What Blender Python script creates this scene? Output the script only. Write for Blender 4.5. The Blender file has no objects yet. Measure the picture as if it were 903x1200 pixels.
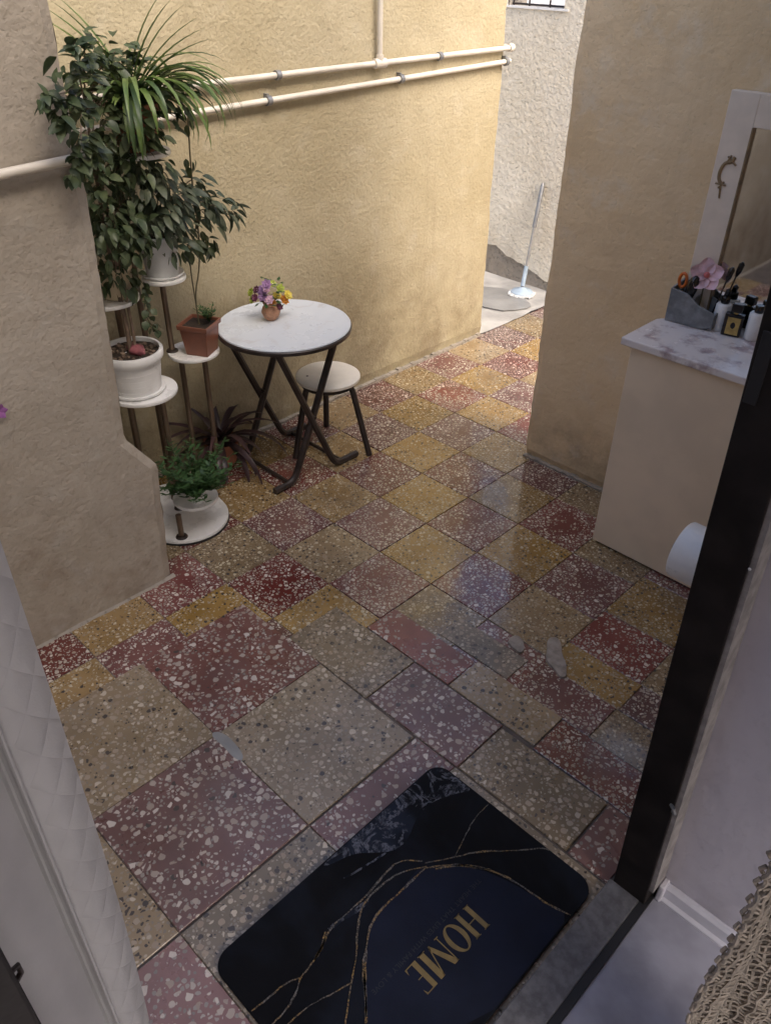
import bpy, bmesh, math, random
from mathutils import Vector, Matrix, Euler, noise
random.seed(7)
rnd = random.random
def U(a, b): return a + (b - a) * rnd()

# ---------------------------------------------------------------- camera, sky, sun, exposure
S = 1.4                                     # one floor-plan unit in metres (a small floor tile is 0.2 unit = 28 cm)
FPX, PITCH, YAW, ROLL = 945.05, 0.620357, -0.771050, -0.0138217
CAM = Vector((1.29855, -1.31590, 1.46340))
cy_, sy_ = math.cos(YAW), math.sin(YAW)
FWD = Vector((sy_ * math.cos(PITCH), cy_ * math.cos(PITCH), -math.sin(PITCH)))
RGT0 = Vector((cy_, -sy_, 0)); DWN0 = FWD.cross(RGT0)
c_, s_ = math.cos(ROLL), math.sin(ROLL)
RGT = c_ * RGT0 + s_ * DWN0; DWN = -s_ * RGT0 + c_ * DWN0
scene = bpy.context.scene
cd = bpy.data.cameras.new('camera'); cam = bpy.data.objects.new('camera', cd)
scene.collection.objects.link(cam); scene.camera = cam
cam.matrix_world = Matrix(((RGT.x, -DWN.x, -FWD.x, CAM.x * S), (RGT.y, -DWN.y, -FWD.y, CAM.y * S),
                           (RGT.z, -DWN.z, -FWD.z, CAM.z * S), (0, 0, 0, 1)))
cd.sensor_fit = 'HORIZONTAL'; cd.sensor_width = 36; cd.lens = FPX / 903 * 36
cd.clip_start = 0.02; cd.clip_end = 500

SUN_DIR = Vector((0.66, -0.02, 0.75)).normalized()      # towards the sun
w = bpy.data.worlds.new('World'); scene.world = w; w.use_nodes = True
nt = w.node_tree; nt.nodes.clear()
sky = nt.nodes.new('ShaderNodeTexSky'); sky.sky_type = 'NISHITA'; sky.sun_disc = False
sky.sun_elevation = math.asin(SUN_DIR.z); sky.sun_rotation = math.atan2(SUN_DIR.x, SUN_DIR.y)
sky.dust_density = 6.0; sky.air_density = 0.8; sky.ozone_density = 0.6
bg = nt.nodes.new('ShaderNodeBackground'); bg.inputs[1].default_value = 0.13
wo = nt.nodes.new('ShaderNodeOutputWorld')
nt.links.new(sky.outputs[0], bg.inputs[0]); nt.links.new(bg.outputs[0], wo.inputs[0])
ld = bpy.data.lights.new('sun', 'SUN'); ld.energy = 0.6; ld.angle = math.radians(36); ld.color = (1, 0.94, 0.85)
sun = bpy.data.objects.new('sun', ld); scene.collection.objects.link(sun)
sun.rotation_euler = SUN_DIR.to_track_quat('Z', 'Y').to_euler(); sun.location = (0, 0, 8)
scene.view_settings.view_transform = 'Standard'; scene.view_settings.look = 'None'
scene.view_settings.gamma = 1; scene.view_settings.use_curve_mapping = False
scene.view_settings.exposure = 1.8
scene.cycles.max_bounces = 10; scene.cycles.diffuse_bounces = 7

# ---------------------------------------------------------------- helpers
COL = scene.collection
def ray(x, y): return RGT * ((x - 451.5) / FPX) + DWN * ((y - 600) / FPX) + FWD
def G(x, y, z=0.0):
    d = ray(x, y); return CAM + d * ((z - CAM.z) / d.z)
def PX(x, y, X):
    d = ray(x, y); return CAM + d * ((X - CAM.x) / d.x)
def PY(x, y, Y):
    d = ray(x, y); return CAM + d * ((Y - CAM.y) / d.y)

class MB:
    def __init__(s): s.v = []; s.f = []; s.m = []
    def add(s, vs, fs, mi=0):
        o = len(s.v); s.v += [tuple(v) for v in vs]; s.f += [tuple(i + o for i in f) for f in fs]; s.m += [mi] * len(fs); return s
    def box(s, a, b, mi=0):
        x0, y0, z0 = a; x1, y1, z1 = b
        return s.add([(x0, y0, z0), (x1, y0, z0), (x1, y1, z0), (x0, y1, z0), (x0, y0, z1), (x1, y0, z1), (x1, y1, z1), (x0, y1, z1)],
                     [(0, 3, 2, 1), (4, 5, 6, 7), (0, 1, 5, 4), (1, 2, 6, 5), (2, 3, 7, 6), (3, 0, 4, 7)], mi)
    def prism(s, poly, z0, z1, mi=0):
        n = len(poly)
        vs = [(p[0], p[1], z0) for p in poly] + [(p[0], p[1], z1) for p in poly]
        fs = [tuple(range(n - 1, -1, -1)), tuple(range(n, 2 * n))] + [(i, (i + 1) % n, n + (i + 1) % n, n + i) for i in range(n)]
        return s.add(vs, fs, mi)
    def tube(s, pts, r, n=8, cap=True, mi=0):
        pts = [Vector(p) for p in pts]; R = r if isinstance(r, (list, tuple)) else [r] * len(pts)
        vs = []; up = None
        for i, p in enumerate(pts):
            t = (pts[min(i + 1, len(pts) - 1)] - pts[max(i - 1, 0)]).normalized()
            if up is None: up = t.orthogonal().normalized()
            up = (up - t * up.dot(t))
            up = up.normalized() if up.length > 1e-5 else t.orthogonal().normalized()
            b = t.cross(up)
            for k in range(n):
                a = 2 * math.pi * k / n; vs.append(p + (up * math.cos(a) + b * math.sin(a)) * R[i])
        fs = []
        for i in range(len(pts) - 1):
            for k in range(n):
                fs.append((i * n + k, i * n + (k + 1) % n, (i + 1) * n + (k + 1) % n, (i + 1) * n + k))
        if cap: fs.append(tuple(range(n - 1, -1, -1))); fs.append(tuple(range((len(pts) - 1) * n, len(pts) * n)))
        return s.add(vs, fs, mi)
    def lathe(s, prof, n=32, c=(0, 0, 0), sq=False, mi=0, ph=0.0):
        vs = []
        for r, z in prof:
            for k in range(n):
                a = 2 * math.pi * k / n + ph
                vs.append((c[0] + r * math.cos(a), c[1] + r * math.sin(a), c[2] + z))
        fs = []
        for i in range(len(prof) - 1):
            for k in range(n): fs.append((i * n + k, i * n + (k + 1) % n, (i + 1) * n + (k + 1) % n, (i + 1) * n + k))
        fs.append(tuple(range(n - 1, -1, -1))); fs.append(tuple(range((len(prof) - 1) * n, len(prof) * n)))
        return s.add(vs, fs, mi)
    def grid(s, fn, nu, nv, mi=0):
        vs = [fn(i / nu, j / nv) for j in range(nv + 1) for i in range(nu + 1)]
        fs = [(j * (nu + 1) + i, j * (nu + 1) + i + 1, (j + 1) * (nu + 1) + i + 1, (j + 1) * (nu + 1) + i) for j in range(nv) for i in range(nu)]
        return s.add(vs, fs, mi)
    def mesh(s, name, mat, smooth=False, auto=None):
        me = bpy.data.meshes.new(name)
        me.from_pydata([(v[0] * S, v[1] * S, v[2] * S) for v in s.v], [], s.f)
        for m in (mat if isinstance(mat, (list, tuple)) else [mat]): me.materials.append(m)
        if any(s.m): me.polygons.foreach_set('material_index', s.m)
        if smooth: me.polygons.foreach_set('use_smooth', [True] * len(me.polygons))
        me.update()
        return me
    def build(s, name, mat, parent=None, loc=(0, 0, 0), smooth=False, bevel=0, label=None, cat=None, group=None, kind=None, rot=None, fixn=True):
        me = s.mesh(name, mat, smooth)
        if fixn:
            b = bmesh.new(); b.from_mesh(me); bmesh.ops.recalc_face_normals(b, faces=b.faces); b.to_mesh(me); b.free()
        return link(name, me, parent, loc, rot, bevel, smooth, label, cat, group, kind)
def link(name, me, parent=None, loc=(0, 0, 0), rot=None, bevel=0, smooth=False, label=None, cat=None, group=None, kind=None):
    o = bpy.data.objects.new(name, me); COL.objects.link(o)
    o.location = Vector(loc) * S
    if rot is not None: o.rotation_euler = rot
    if parent: o.parent = parent
    if bevel:
        m = o.modifiers.new('bevel', 'BEVEL'); m.width = bevel * S; m.segments = 2; m.limit_method = 'ANGLE'; m.angle_limit = math.radians(40)
        m.harden_normals = False
    if smooth and bevel == 0 and me is not None:
        try: me.set_sharp_from_angle(angle=math.radians(42))
        except Exception: pass
    tag(o, label, cat, group, kind); return o
def tag(o, label=None, cat=None, group=None, kind=None):
    if label: o['label'] = label
    if cat: o['category'] = cat
    if group: o['group'] = group
    if kind: o['kind'] = kind
    return o
def thing(name, label, cat, loc=(0, 0, 0), group=None):
    o = bpy.data.objects.new(name, None); COL.objects.link(o); o.location = Vector(loc) * S
    o.empty_display_size = 0.05
    return tag(o, label, cat, group)
def nz(x, y=0, z=0): return noise.noise(Vector((x, y, z)))

# ---------------------------------------------------------------- materials
class NT:
    def __init__(s, name):
        s.m = bpy.data.materials.new(name); s.m.use_nodes = True; s.t = s.m.node_tree
        s.b = s.t.nodes['Principled BSDF']
    def n(s, ty, **kw):
        nd = s.t.nodes.new('ShaderNode' + ty)
        for k, v in kw.items():
            if k.startswith('i_'): nd.inputs[k[2:].replace('_', ' ')].default_value = v
            elif k.startswith('x'): nd.inputs[int(k[1:])].default_value = v
            else: setattr(nd, k, v)
        return nd
    def l(s, a, b): s.t.links.new(a, b); return s
    def math(s, op, a, b=None, clamp=False):
        nd = s.t.nodes.new('ShaderNodeMath'); nd.operation = op; nd.use_clamp = clamp
        for i, q in enumerate((a, b)):
            if q is None: continue
            if isinstance(q, (int, float)): nd.inputs[i].default_value = q
            else: s.l(q, nd.inputs[i])
        return nd.outputs[0]
    def ramp(s, v, lo, hi, a=0.0, b=1.0):
        nd = s.t.nodes.new('ShaderNodeMapRange'); nd.interpolation_type = 'SMOOTHSTEP'
        for i, q in enumerate((v, lo, hi, a, b)):
            if isinstance(q, (int, float)): nd.inputs[i].default_value = q
            else: s.l(q, nd.inputs[i])
        return nd.outputs[0]
    def mix(s, f, a, b):
        nd = s.t.nodes.new('ShaderNodeMix'); nd.data_type = 'RGBA'
        for i, q in ((0, f), (6, a), (7, b)):
            if isinstance(q, (int, float)): nd.inputs[i].default_value = q
            elif isinstance(q, tuple): nd.inputs[i].default_value = (*q, 1)
            else: s.l(q, nd.inputs[i])
        return nd.outputs[2]
    def noise(s, co, scale, detail=4, rough=.55, dist=0):
        nd = s.n('TexNoise'); nd.inputs['Scale'].default_value = scale; nd.inputs['Detail'].default_value = detail
        nd.inputs['Roughness'].default_value = rough; nd.inputs['Distortion'].default_value = dist
        s.l(co, nd.inputs['Vector']); return nd.outputs['Fac']
    def bump(s, h, strength, dist=.01, normal=None):
        nd = s.n('Bump'); nd.inputs['Strength'].default_value = strength; nd.inputs['Distance'].default_value = dist
        s.l(h, nd.inputs['Height'])
        if normal is not None: s.l(normal, nd.inputs['Normal'])
        return nd.outputs[0]
    def out(s, col=None, rough=None, normal=None, metal=None, spec=None, coat=None):
        for k, q in (('Base Color', col), ('Roughness', rough), ('Normal', normal), ('Metallic', metal), ('Specular IOR Level', spec), ('Coat Weight', coat)):
            if q is None: continue
            if isinstance(q, (int, float)): s.b.inputs[k].default_value = q
            elif isinstance(q, tuple): s.b.inputs[k].default_value = (*q, 1)
            else: s.l(q, s.b.inputs[k])
        return s.m
    def pos(s): return s.n('NewGeometry').outputs['Position']
    def obj(s): return s.n('TexCoord').outputs['Object']
    def xyz(s, co):
        nd = s.n('SeparateXYZ'); s.l(co, nd.inputs[0]); return nd.outputs

def plain(name, col, rough=.5, var=.12, bump=.1, nscale=14, metal=0.0, spec=.5, bscale=60):
    k = NT(name); co = k.pos()
    n1 = k.noise(co, nscale); n2 = k.noise(co, bscale, 3)
    a = tuple(c * (1 - var) for c in col); b = tuple(min(1, c * (1 + var)) for c in col)
    c = k.mix(k.ramp(n1, .3, .7), a, b)
    return k.out(c, k.ramp(n1, .2, .8, max(.03, rough - .07), min(1, rough + .07)), k.bump(n2, bump, .004), metal, spec)

def terrazzo(name, base, base2, chip, scale, dens=.75, dark=0.0, darkcol=(.06, .05, .045), centre=.8, gloss=.17, wax=1.0):
    k = NT(name); co = k.pos(); oc = k.obj(); oi = k.n('ObjectInfo')
    # jitter the position so that chips are irregular
    nd = k.n('TexNoise'); nd.inputs['Scale'].default_value = scale * 1.3; nd.inputs['Detail'].default_value = 2; k.l(co, nd.inputs['Vector'])
    vm = k.n('VectorMath', operation='MULTIPLY_ADD'); k.l(nd.outputs['Color'], vm.inputs[0]); vm.inputs[1].default_value = (.28 / scale,) * 3; k.l(co, vm.inputs[2])
    co2 = vm.outputs[0]
    lo = k.noise(co, 5.5, 3, .6); rnd_ = oi.outputs['Random']
    # the middle of a tile is worn to plain cement: fewer chips
    x, y, z = k.xyz(oc)
    off = k.math('MULTIPLY', k.math('SUBTRACT', rnd_, .5), .08)
    d = k.math('SQRT', k.math('ADD', k.math('POWER', k.math('ADD', x, off), 2), k.math('POWER', k.math('SUBTRACT', y, off), 2)))
    half = .14 if scale > 50 else .21
    cen = k.ramp(k.math('ADD', d, k.math('MULTIPLY', k.math('SUBTRACT', lo, .5), .25)), half * .15, half * .8)
    cenf = k.math('SUBTRACT', 1.0, k.math('MULTIPLY', k.math('SUBTRACT', 1.0, cen), k.ramp(rnd_, .2, .7, centre * .4, centre)))
    dvar = k.ramp(k.noise(co, 11, 3, .6), .3, .62, .82, 1.15)
    def layer(sc, th):
        v = k.n('TexVoronoi', feature='DISTANCE_TO_EDGE'); v.inputs['Scale'].default_value = sc; k.l(co2, v.inputs['Vector'])
        f = k.n('TexVoronoi', feature='F1'); f.inputs['Scale'].default_value = sc; k.l(co2, f.inputs['Vector'])
        r, g, b = k.xyz(f.outputs['Color'])
        t = k.math('ADD', k.math('MULTIPLY', r, .18), .06)
        c = k.math('MULTIPLY', k.ramp(v.outputs['Distance'], t, k.math('ADD', t, .05)), k.ramp(f.outputs['Distance'], k.math('ADD', k.math('MULTIPLY', b, .2), .34), k.math('ADD', k.math('MULTIPLY', b, .2), .40), 1, 0))
        present = k.math('LESS_THAN', g, k.math('MULTIPLY', k.math('MULTIPLY', cenf, dvar), th))
        return k.math('MULTIPLY', c, present), b, r
    c1, b1, r1 = layer(scale, dens); c2, b2, r2 = layer(scale * 1.9, dens * .75)
    bc = k.mix(k.ramp(lo, .3, .7), base, base2)
    hv = k.n('HueSaturation'); k.l(bc, hv.inputs['Color']); k.l(k.ramp(rnd_, 0, 1, .78, 1.2), hv.inputs['Value']); k.l(k.ramp(k.math('FRACT', k.math('MULTIPLY', rnd_, 7.3)), 0, 1, .8, 1.15), hv.inputs['Saturation'])
    ch = k.mix(k.ramp(b1, .05, .8), tuple(c * f for c, f in zip(chip, (.56, .50, .46))), chip)
    if dark > 0: ch = k.mix(k.math('LESS_THAN', b1, dark), ch, darkcol)
    ch2 = k.mix(k.ramp(b2, 0, 1), tuple(c * .36 for c in chip), tuple(c * .85 for c in chip))
    if dark > 0: ch2 = k.mix(k.math('LESS_THAN', b2, dark * 1.6), ch2, darkcol)
    col = k.mix(c2, hv.outputs[0], ch2); col = k.mix(c1, col, ch)
    dirt = k.ramp(k.noise(co, 2.3, 5, .65), .42, .75)
    col = k.mix(k.math('MULTIPLY', dirt, .35), col, (.10, .085, .075))
    ro = k.math('ADD', k.ramp(k.noise(co, 9, 4, .6), .3, .75, gloss, gloss + .16), k.math('MULTIPLY', dirt, .10))
    bp = k.bump(k.noise(co, 26, 3, .6), .05, .01)
    bp = k.bump(k.noise(co, 5, 2, .5), .10, .02, bp)
    k.b.inputs['Coat Roughness'].default_value = .07
    k.l(bp, k.b.inputs['Coat Normal'])
    return k.out(col, ro, bp, spec=.5, coat=k.ramp(k.noise(co, 3.1, 4, .6), .35, .7, wax, wax * .35))

def stucco(name, c1, c2, stain=(.25, .19, .12), stain_amt=.5, low=.5, bump=.5, pale=(.48, .43, .33), pale_amt=.3, scale=38):
    k = NT(name); co = k.pos(); x, y, z = k.xyz(co)
    big = k.noise(co, 1.6, 5, .6); mid = k.noise(co, 7, 4, .6); fine = k.noise(co, scale * 1.3, 2, .5); pit = k.noise(co, scale * 2.2, 3, .6)
    col = k.mix(k.ramp(big, .3, .72), c1, c2)
    col = k.mix(k.math('MULTIPLY', k.ramp(mid, .52, .78), pale_amt), col, pale)
    # damp rises from the foot of the wall, with its own ragged outline
    damp = k.math('MULTIPLY', k.ramp(k.math('ADD', z, k.math('MULTIPLY', k.math('SUBTRACT', big, .5), 1.5)), low, low * .15), k.ramp(k.noise(co, 3.3, 6, .7), .36, .66))
    col = k.mix(k.math('MULTIPLY', damp, stain_amt), col, stain)
    run = k.n('Mapping'); run.inputs['Scale'].default_value = (9, 9, .7); k.l(co, run.inputs[0])
    st = k.ramp(k.noise(run.outputs[0], 1, 4, .6), .58, .8)
    col = k.mix(k.math('MULTIPLY', st, .22), col, stain)
    pits = k.ramp(pit, .30, .46)
    col = k.mix(k.math('MULTIPLY', k.math('SUBTRACT', 1.0, pits), min(.4, bump * .55)), col, tuple(c * .45 for c in c1))
    n1 = k.bump(k.math('ADD', fine, k.math('MULTIPLY', pits, .35)), bump, .012)
    n1 = k.bump(k.noise(co, 6, 3, .5), .25, .03, n1)
    return k.out(col, .9, n1, spec=.25)

def marble(name, base, vein, scale=3, amt=.8, rough=.25, width=.05):
    k = NT(name); co = k.pos()
    d = k.noise(co, scale * 1.2, 5, .6); d2 = k.noise(co, scale * 3.1, 5, .65)
    v = k.math('ABSOLUTE', k.math('SUBTRACT', d, .5)); ve = k.ramp(v, 0, width, 1, 0)
    ve = k.math('MULTIPLY', ve, k.ramp(d2, .4, .68))
    col = k.mix(k.math('MULTIPLY', ve, amt), base, vein)
    col = k.mix(k.math('MULTIPLY', k.ramp(d2, .5, .8), .25), col, tuple((a + b) / 2 for a, b in zip(base, vein)))
    return k.out(col, k.ramp(d2, .2, .8, rough - .06, rough + .1), spec=.5)

def leafmat(name, dark, light, rough=.35, trans=.15, scale=9):
    k = NT(name); co = k.pos(); oi = k.n('ObjectInfo')
    f = k.math('ADD', k.math('MULTIPLY', k.ramp(k.noise(co, scale, 2), .3, .7), .5), k.math('MULTIPLY', oi.outputs['Random'], .5))
    c = k.mix(f, dark, light)
    m = k.out(c, rough, spec=.4)
    k.b.inputs['Transmission Weight'].default_value = 0
    tr = k.n('BsdfTranslucent'); k.l(c, tr.inputs[0]); ms = k.n('MixShader'); ms.inputs[0].default_value = trans
    k.l(k.b.outputs[0], ms.inputs[1]); k.l(tr.outputs[0], ms.inputs[2]); k.l(ms.outputs[0], k.t.nodes['Material Output'].inputs[0])
    return m

M = {}
M['red'] = terrazzo('terrazzo_red', (.125, .038, .034), (.178, .066, .056), (.62, .55, .47), 56, 1.0, 0, centre=.7, gloss=.11)
M['yel'] = terrazzo('terrazzo_ochre', (.220, .136, .050), (.295, .192, .080), (.54, .46, .32), 62, 1.0, .12, centre=.55, gloss=.11)
M['bigred'] = terrazzo('terrazzo_plum', (.170, .068, .057), (.225, .100, .083), (.60, .53, .46), 38, .90, .02, centre=.92, gloss=.24, wax=.3)
M['biggrey'] = terrazzo('terrazzo_grey', (.215, .162, .100), (.275, .210, .135), (.54, .46, .355), 46, 1.0, .13, centre=.3, gloss=.24, wax=.3)
M['grout'] = plain('grout', (.12, .098, .085), .85, .25, .4, 12)
M['cement'] = plain('cement', (.40, .39, .37), .75, .3, .5, 3.2, bscale=30)
M['wetcement'] = plain('wet_cement', (.24, .24, .235), .32, .2, .3, 5)
M['ywall'] = stucco('ochre_plaster', (.365, .310, .195), (.435, .378, .255), (.19, .145, .085), .70, .85, .40, pale_amt=.4, scale=46)
M['rwall'] = stucco('smooth_ochre_plaster', (.66, .495, .295), (.74, .58, .375), (.22, .17, .11), .6, .45, .26, pale=(.70, .61, .47), pale_amt=.7)  # lighter copy of the ochre plaster, colour raised to lift the wall in shade
M['pier'] = stucco('grey_beige_plaster', (.345, .300, .240), (.415, .370, .310), (.185, .135, .095), .65, .8, .30, pale=(.44, .415, .375), pale_amt=.45)
M['farwall'] = stucco('cream_plaster', (.68, .62, .50), (.76, .71, .60), (.40, .33, .25), .4, .5, .7, pale=(.8, .78, .72), scale=26)
M['render'] = stucco('bare_render', (.30, .265, .22), (.38, .34, .285), (.2, .17, .14), .4, .4, 1.0, pale_amt=.2, scale=22)
M['houseplaster'] = stucco('room_paint', (.47, .45, .515), (.56, .54, .60), (.30, .28, .28), .5, .45, .12, pale_amt=.1, pale=(.6, .59, .62), scale=26)
M['white'] = plain('white_plastic', (.72, .72, .71), .32, .05, .04)
M['whitelam'] = plain('white_laminate', (.76, .755, .74), .3, .05, .03)
M['cream'] = plain('cream_board', (.80, .765, .69), .42, .05, .03)
M['cab'] = plain('cabinet_board', (.76, .64, .48), .55, .06, .04, 5)
M['pipe'] = plain('pipe_paint', (.60, .55, .47), .4, .10, .15, 9)
M['iron'] = plain('dark_iron', (.030, .021, .018), .42, .4, .15, 20, metal=.0, bscale=120)
M['post'] = plain('bronze_tube', (.16, .115, .08), .35, .2, .05, 10, metal=.55)
M['jamb'] = plain('dark_wood_paint', (.016, .013, .012), .55, .35, .25, 10, bscale=40, spec=.2)
M['blackrubber'] = plain('black_rubber', (.014, .014, .016), .6)
M['stone'] = plain('threshold_stone', (.115, .112, .118), .55, .3, .35, 40, bscale=90)
M['vinyl'] = plain('grey_vinyl', (.30, .30, .35), .40, .28, .2, 4.5)
M['skirt'] = plain('white_skirting', (.60, .60, .66), .4, .06)
M['soil'] = plain('potting_soil', (.030, .020, .014), .95, .5, 1.0, 40, bscale=90)
M['terra'] = plain('terracotta', (.30, .115, .065), .65, .2, .12)
M['brownpot'] = plain('brown_plastic', (.20, .075, .045), .42, .12, .05)
M['greypot'] = plain('pale_grey_plastic', (.60, .61, .61), .4, .08, .05)
M['creampot'] = plain('cream_ceramic', (.52, .43, .29), .4, .08, .05)
M['bark'] = plain('bark', (.15, .105, .075), .8, .3, .5, 30)
M['stem'] = plain('green_stem', (.10, .085, .045), .6, .2, .2, 30)
M['pinkstone'] = plain('pink_stone', (.27, .085, .10), .6, .3, .4, 20)
M['ficus'] = leafmat('ficus_leaf', (.024, .045, .020), (.125, .150, .070), .45, .2, 24)
M['mid'] = leafmat('shrub_leaf', (.034, .056, .034), (.16, .18, .115), .44, .2, 24)
M['spider'] = leafmat('strap_leaf', (.055, .105, .022), (.20, .27, .08), .38, .25, 14)
M['spiderdark'] = leafmat('strap_leaf_dark', (.025, .055, .018), (.09, .14, .05), .38, .2, 14)
M['purple'] = leafmat('purple_leaf', (.022, .012, .014), (.075, .040, .042), .38, .1)
M['bush'] = leafmat('bush_leaf', (.020, .060, .020), (.085, .16, .055), .38, .15, 30)
M['tabletop'] = marble('white_marble_top', (.60, .64, .68), (.42, .41, .41), 2.6, .55, .28, .035)
M['slab'] = marble('mauve_marble_slab', (.72, .68, .67), (.26, .17, .19), 4.2, .9, .22, .075)
M['mop'] = plain('pale_blue_plastic', (.36, .45, .54), .4)
M['mopfringe'] = plain('mop_yarn', (.60, .61, .61), .9, .2, .6, 60)
M['steel'] = plain('grey_handle', (.22, .225, .23), .35, .1, .05, metal=.4)
M['felt'] = plain('grey_felt', (.20, .21, .22), .9, .25, .7, 30, bscale=110)
M['black'] = plain('glossy_black', (.012, .010, .010), .18, .1, 0)
M['gold'] = plain('gold_label', (.50, .36, .13), .35, .2, .1, 40, metal=.6)
M['brass'] = plain('dull_brass', (.24, .17, .095), .45, .2, .1, 30, metal=.4)
M['orange'] = plain('orange_plastic', (.55, .13, .02), .35)
M['pinkpetal'] = plain('pink_petal', (.68, .47, .52), .6, .2, .2, 30)
M['skin'] = plain('rose_heart', (.50, .13, .12), .6, .2, .1)
def mirror():
    k = NT('mirror_glass'); return k.out((.82, .83, .82), .03, metal=1.0)
M['mirror'] = mirror()

# ---------------------------------------------------------------- setting: ground and floors
MB().box((-60, -60, -.32), (60, 60, -.12)).build('ground', M['cement'], kind='structure')
floor = MB().box((-.80, -3.2, -.12), (1.025, 2.12, -.0032)).build('courtyard_floor', M['grout'], kind='structure')
cem = MB()
cem.grid(lambda u, v: (-2.2 + 1.403 * u + (.012 * nz(v * 9, 3) if u == 1 else 0), 1.30 + .86 * v, .004 + .004 * nz(u * 7, v * 5)), 28, 18)
cem.build('cement_apron', M['cement'], kind='structure', smooth=True)
wet = MB(); wp = []
for i in range(28):
    a = 2 * math.pi * i / 28; wp.append((-1.02 + .19 * math.cos(a) * (1 + .25 * nz(math.cos(a) * 2, math.sin(a) * 2)), 1.83 + .14 * math.sin(a) * (1 + .3 * nz(math.sin(a) * 2, 4))))
wet.prism(wp, .0095, .0125); wet.build('damp_cement_patch', M['wetcement'], kind='structure')

TILE = .2
JT = .0016
def tilemesh(nm, w, h, mat):
    m = MB(); b = .0012; x, y = w / 2, h / 2
    vs = [(-x, -y, -.02), (x, -y, -.02), (x, y, -.02), (-x, y, -.02), (-x, -y, -b), (x, -y, -b), (x, y, -b), (-x, y, -b),
          (-x + b, -y + b, 0), (x - b, -y + b, 0), (x - b, y - b, 0), (-x + b, y - b, 0)]
    fs = [(8, 9, 10, 11)]
    for i in range(4):
        j = (i + 1) % 4; fs += [(i, j, 4 + j, 4 + i), (4 + i, 4 + j, 8 + j, 8 + i)]
    m.add(vs, fs); return m.mesh(nm, mat)
def tile(x0, y0, x1, y1, mat, me=None, z=0.0, tilt=.0035, lab=None):
    me = me or tilemesh('tile', x1 - x0 - JT, y1 - y0 - JT, mat)
    o = link('tile', me, floor, ((x0 + x1) / 2, (y0 + y1) / 2, z + U(-.0008, .0008)), (U(-tilt, tilt), U(-tilt, tilt), 0))
    if lab: o['label'] = lab
    return o
small = {c: tilemesh('tile', TILE - JT, TILE - JT, M[c]) for c in ('red', 'yel')}
# patched area rectangles in tile units (i0,j0,i1,j1)
PATCH = [(-.5, -20, 1.02, -2.1), (.42, -2.1, 1.02, -1.13), (1.0, -20, 1.86, -.72), (1.86, -20, 5.13, -.67), (1.72, -.68, 2.84, -.22)]
def subtract(r, p):
    (a, b, c, d), (e, f, g, h) = r, p
    if e >= c or g <= a or f >= d or h <= b: return [r]
    o = []
    if a < e: o.append((a, b, e, d))
    if g < c: o.append((g, b, c, d))
    lo, hi = max(a, e), min(c, g)
    if b < f: o.append((lo, b, hi, f))
    if h < d: o.append((lo, h, hi, d))
    return o
PATCH[3] = (1.86, -20, 4.66, -1.27); PATCH.append((1.86, -1.3, 3.66, -.67)); PATCH.append((4.6, -20, 5.13, -1.45))
for i in range(-4, 6):
    for j in range(-8, 11):
        if i >= 3 and j < 1: continue
        rs = [(i, j, i + 1, j + 1)]
        for p in PATCH: rs = [q for r in rs for q in subtract(r, p)]
        rs = [r for r in rs if r[2] - r[0] > .06 and r[3] - r[1] > .06]
        if not rs: continue
        whole = sum((r[2] - r[0]) * (r[3] - r[1]) for r in rs) > .999
        o_ = .25 if i >= 3 else 0
        mat = 'red' if (i + j) % 2 else 'yel'
        i1 = min(i + 1, 5.11)
        tile(i * TILE, (j + o_) * TILE, i1 * TILE, (j + 1 + o_) * TILE, M[mat], small[mat] if i1 == i + 1 else None, 0 if whole else -.0015, .0035 if whole else .001)
for i0, j0, i1, j1, c in ((3, .42, 4.02, 1.25, 'red'), (4.02, .42, 5.11, 1.25, 'yel'), (3, -.12, 4.05, .42, 'yel'), (4.05, -.12, 5.11, .42, 'red'),
                          (2.98, -.70, 4.02, -.12, 'red'), (4.02, -.70, 5.11, -.12, 'yel'), (3.67, -1.28, 5.11, -.70, 'red')):
    tile(i0 * TILE, j0 * TILE, i1 * TILE, j1 * TILE, M[c], None, -.0005, .002)
T = TILE
def big(i0, j0, i1, j1, m, z=.0006, tilt=.003): return tile(i0 * T, j0 * T, i1 * T, j1 * T, M[m], None, z, tilt)
iL = [-.5, 1.05, 2.63, 4.17]; jL = [-9.9, -8.3, -6.74, -5.19, -3.66, -2.1]
for a in range(2):
    for b in range(5):
        big(iL[a], jL[b], iL[a + 1], jL[b + 1], 'bigred' if (a + b) % 2 == 0 else 'biggrey')
big(2.65, -3.66, 3.22, -2.08, 'bigred'); big(3.22, -3.66, 5.13, -2.08, 'biggrey')
for b in range(4): big(2.65, jL[b], 5.13, jL[b + 1], 'bigred' if b % 2 == 0 else 'biggrey')
big(.42, -2.09, 1.85, -1.25, 'biggrey'); 
big(1.0, -1.24, 2.39, -.72, 'bigred', .0012, .006)
big(1.86, -2.07, 3.24, -1.26, 'bigred')
big(1.74, -.67, 2.84, -.23, 'biggrey', .0014)
big(2.40, -1.24, 3.66, -.68, 'biggrey', .0012)
big(3.25, -2.06, 4.64, -1.30, 'biggrey')
big(4.66, -2.06, 5.11, -1.29, 'bigred')
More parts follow.
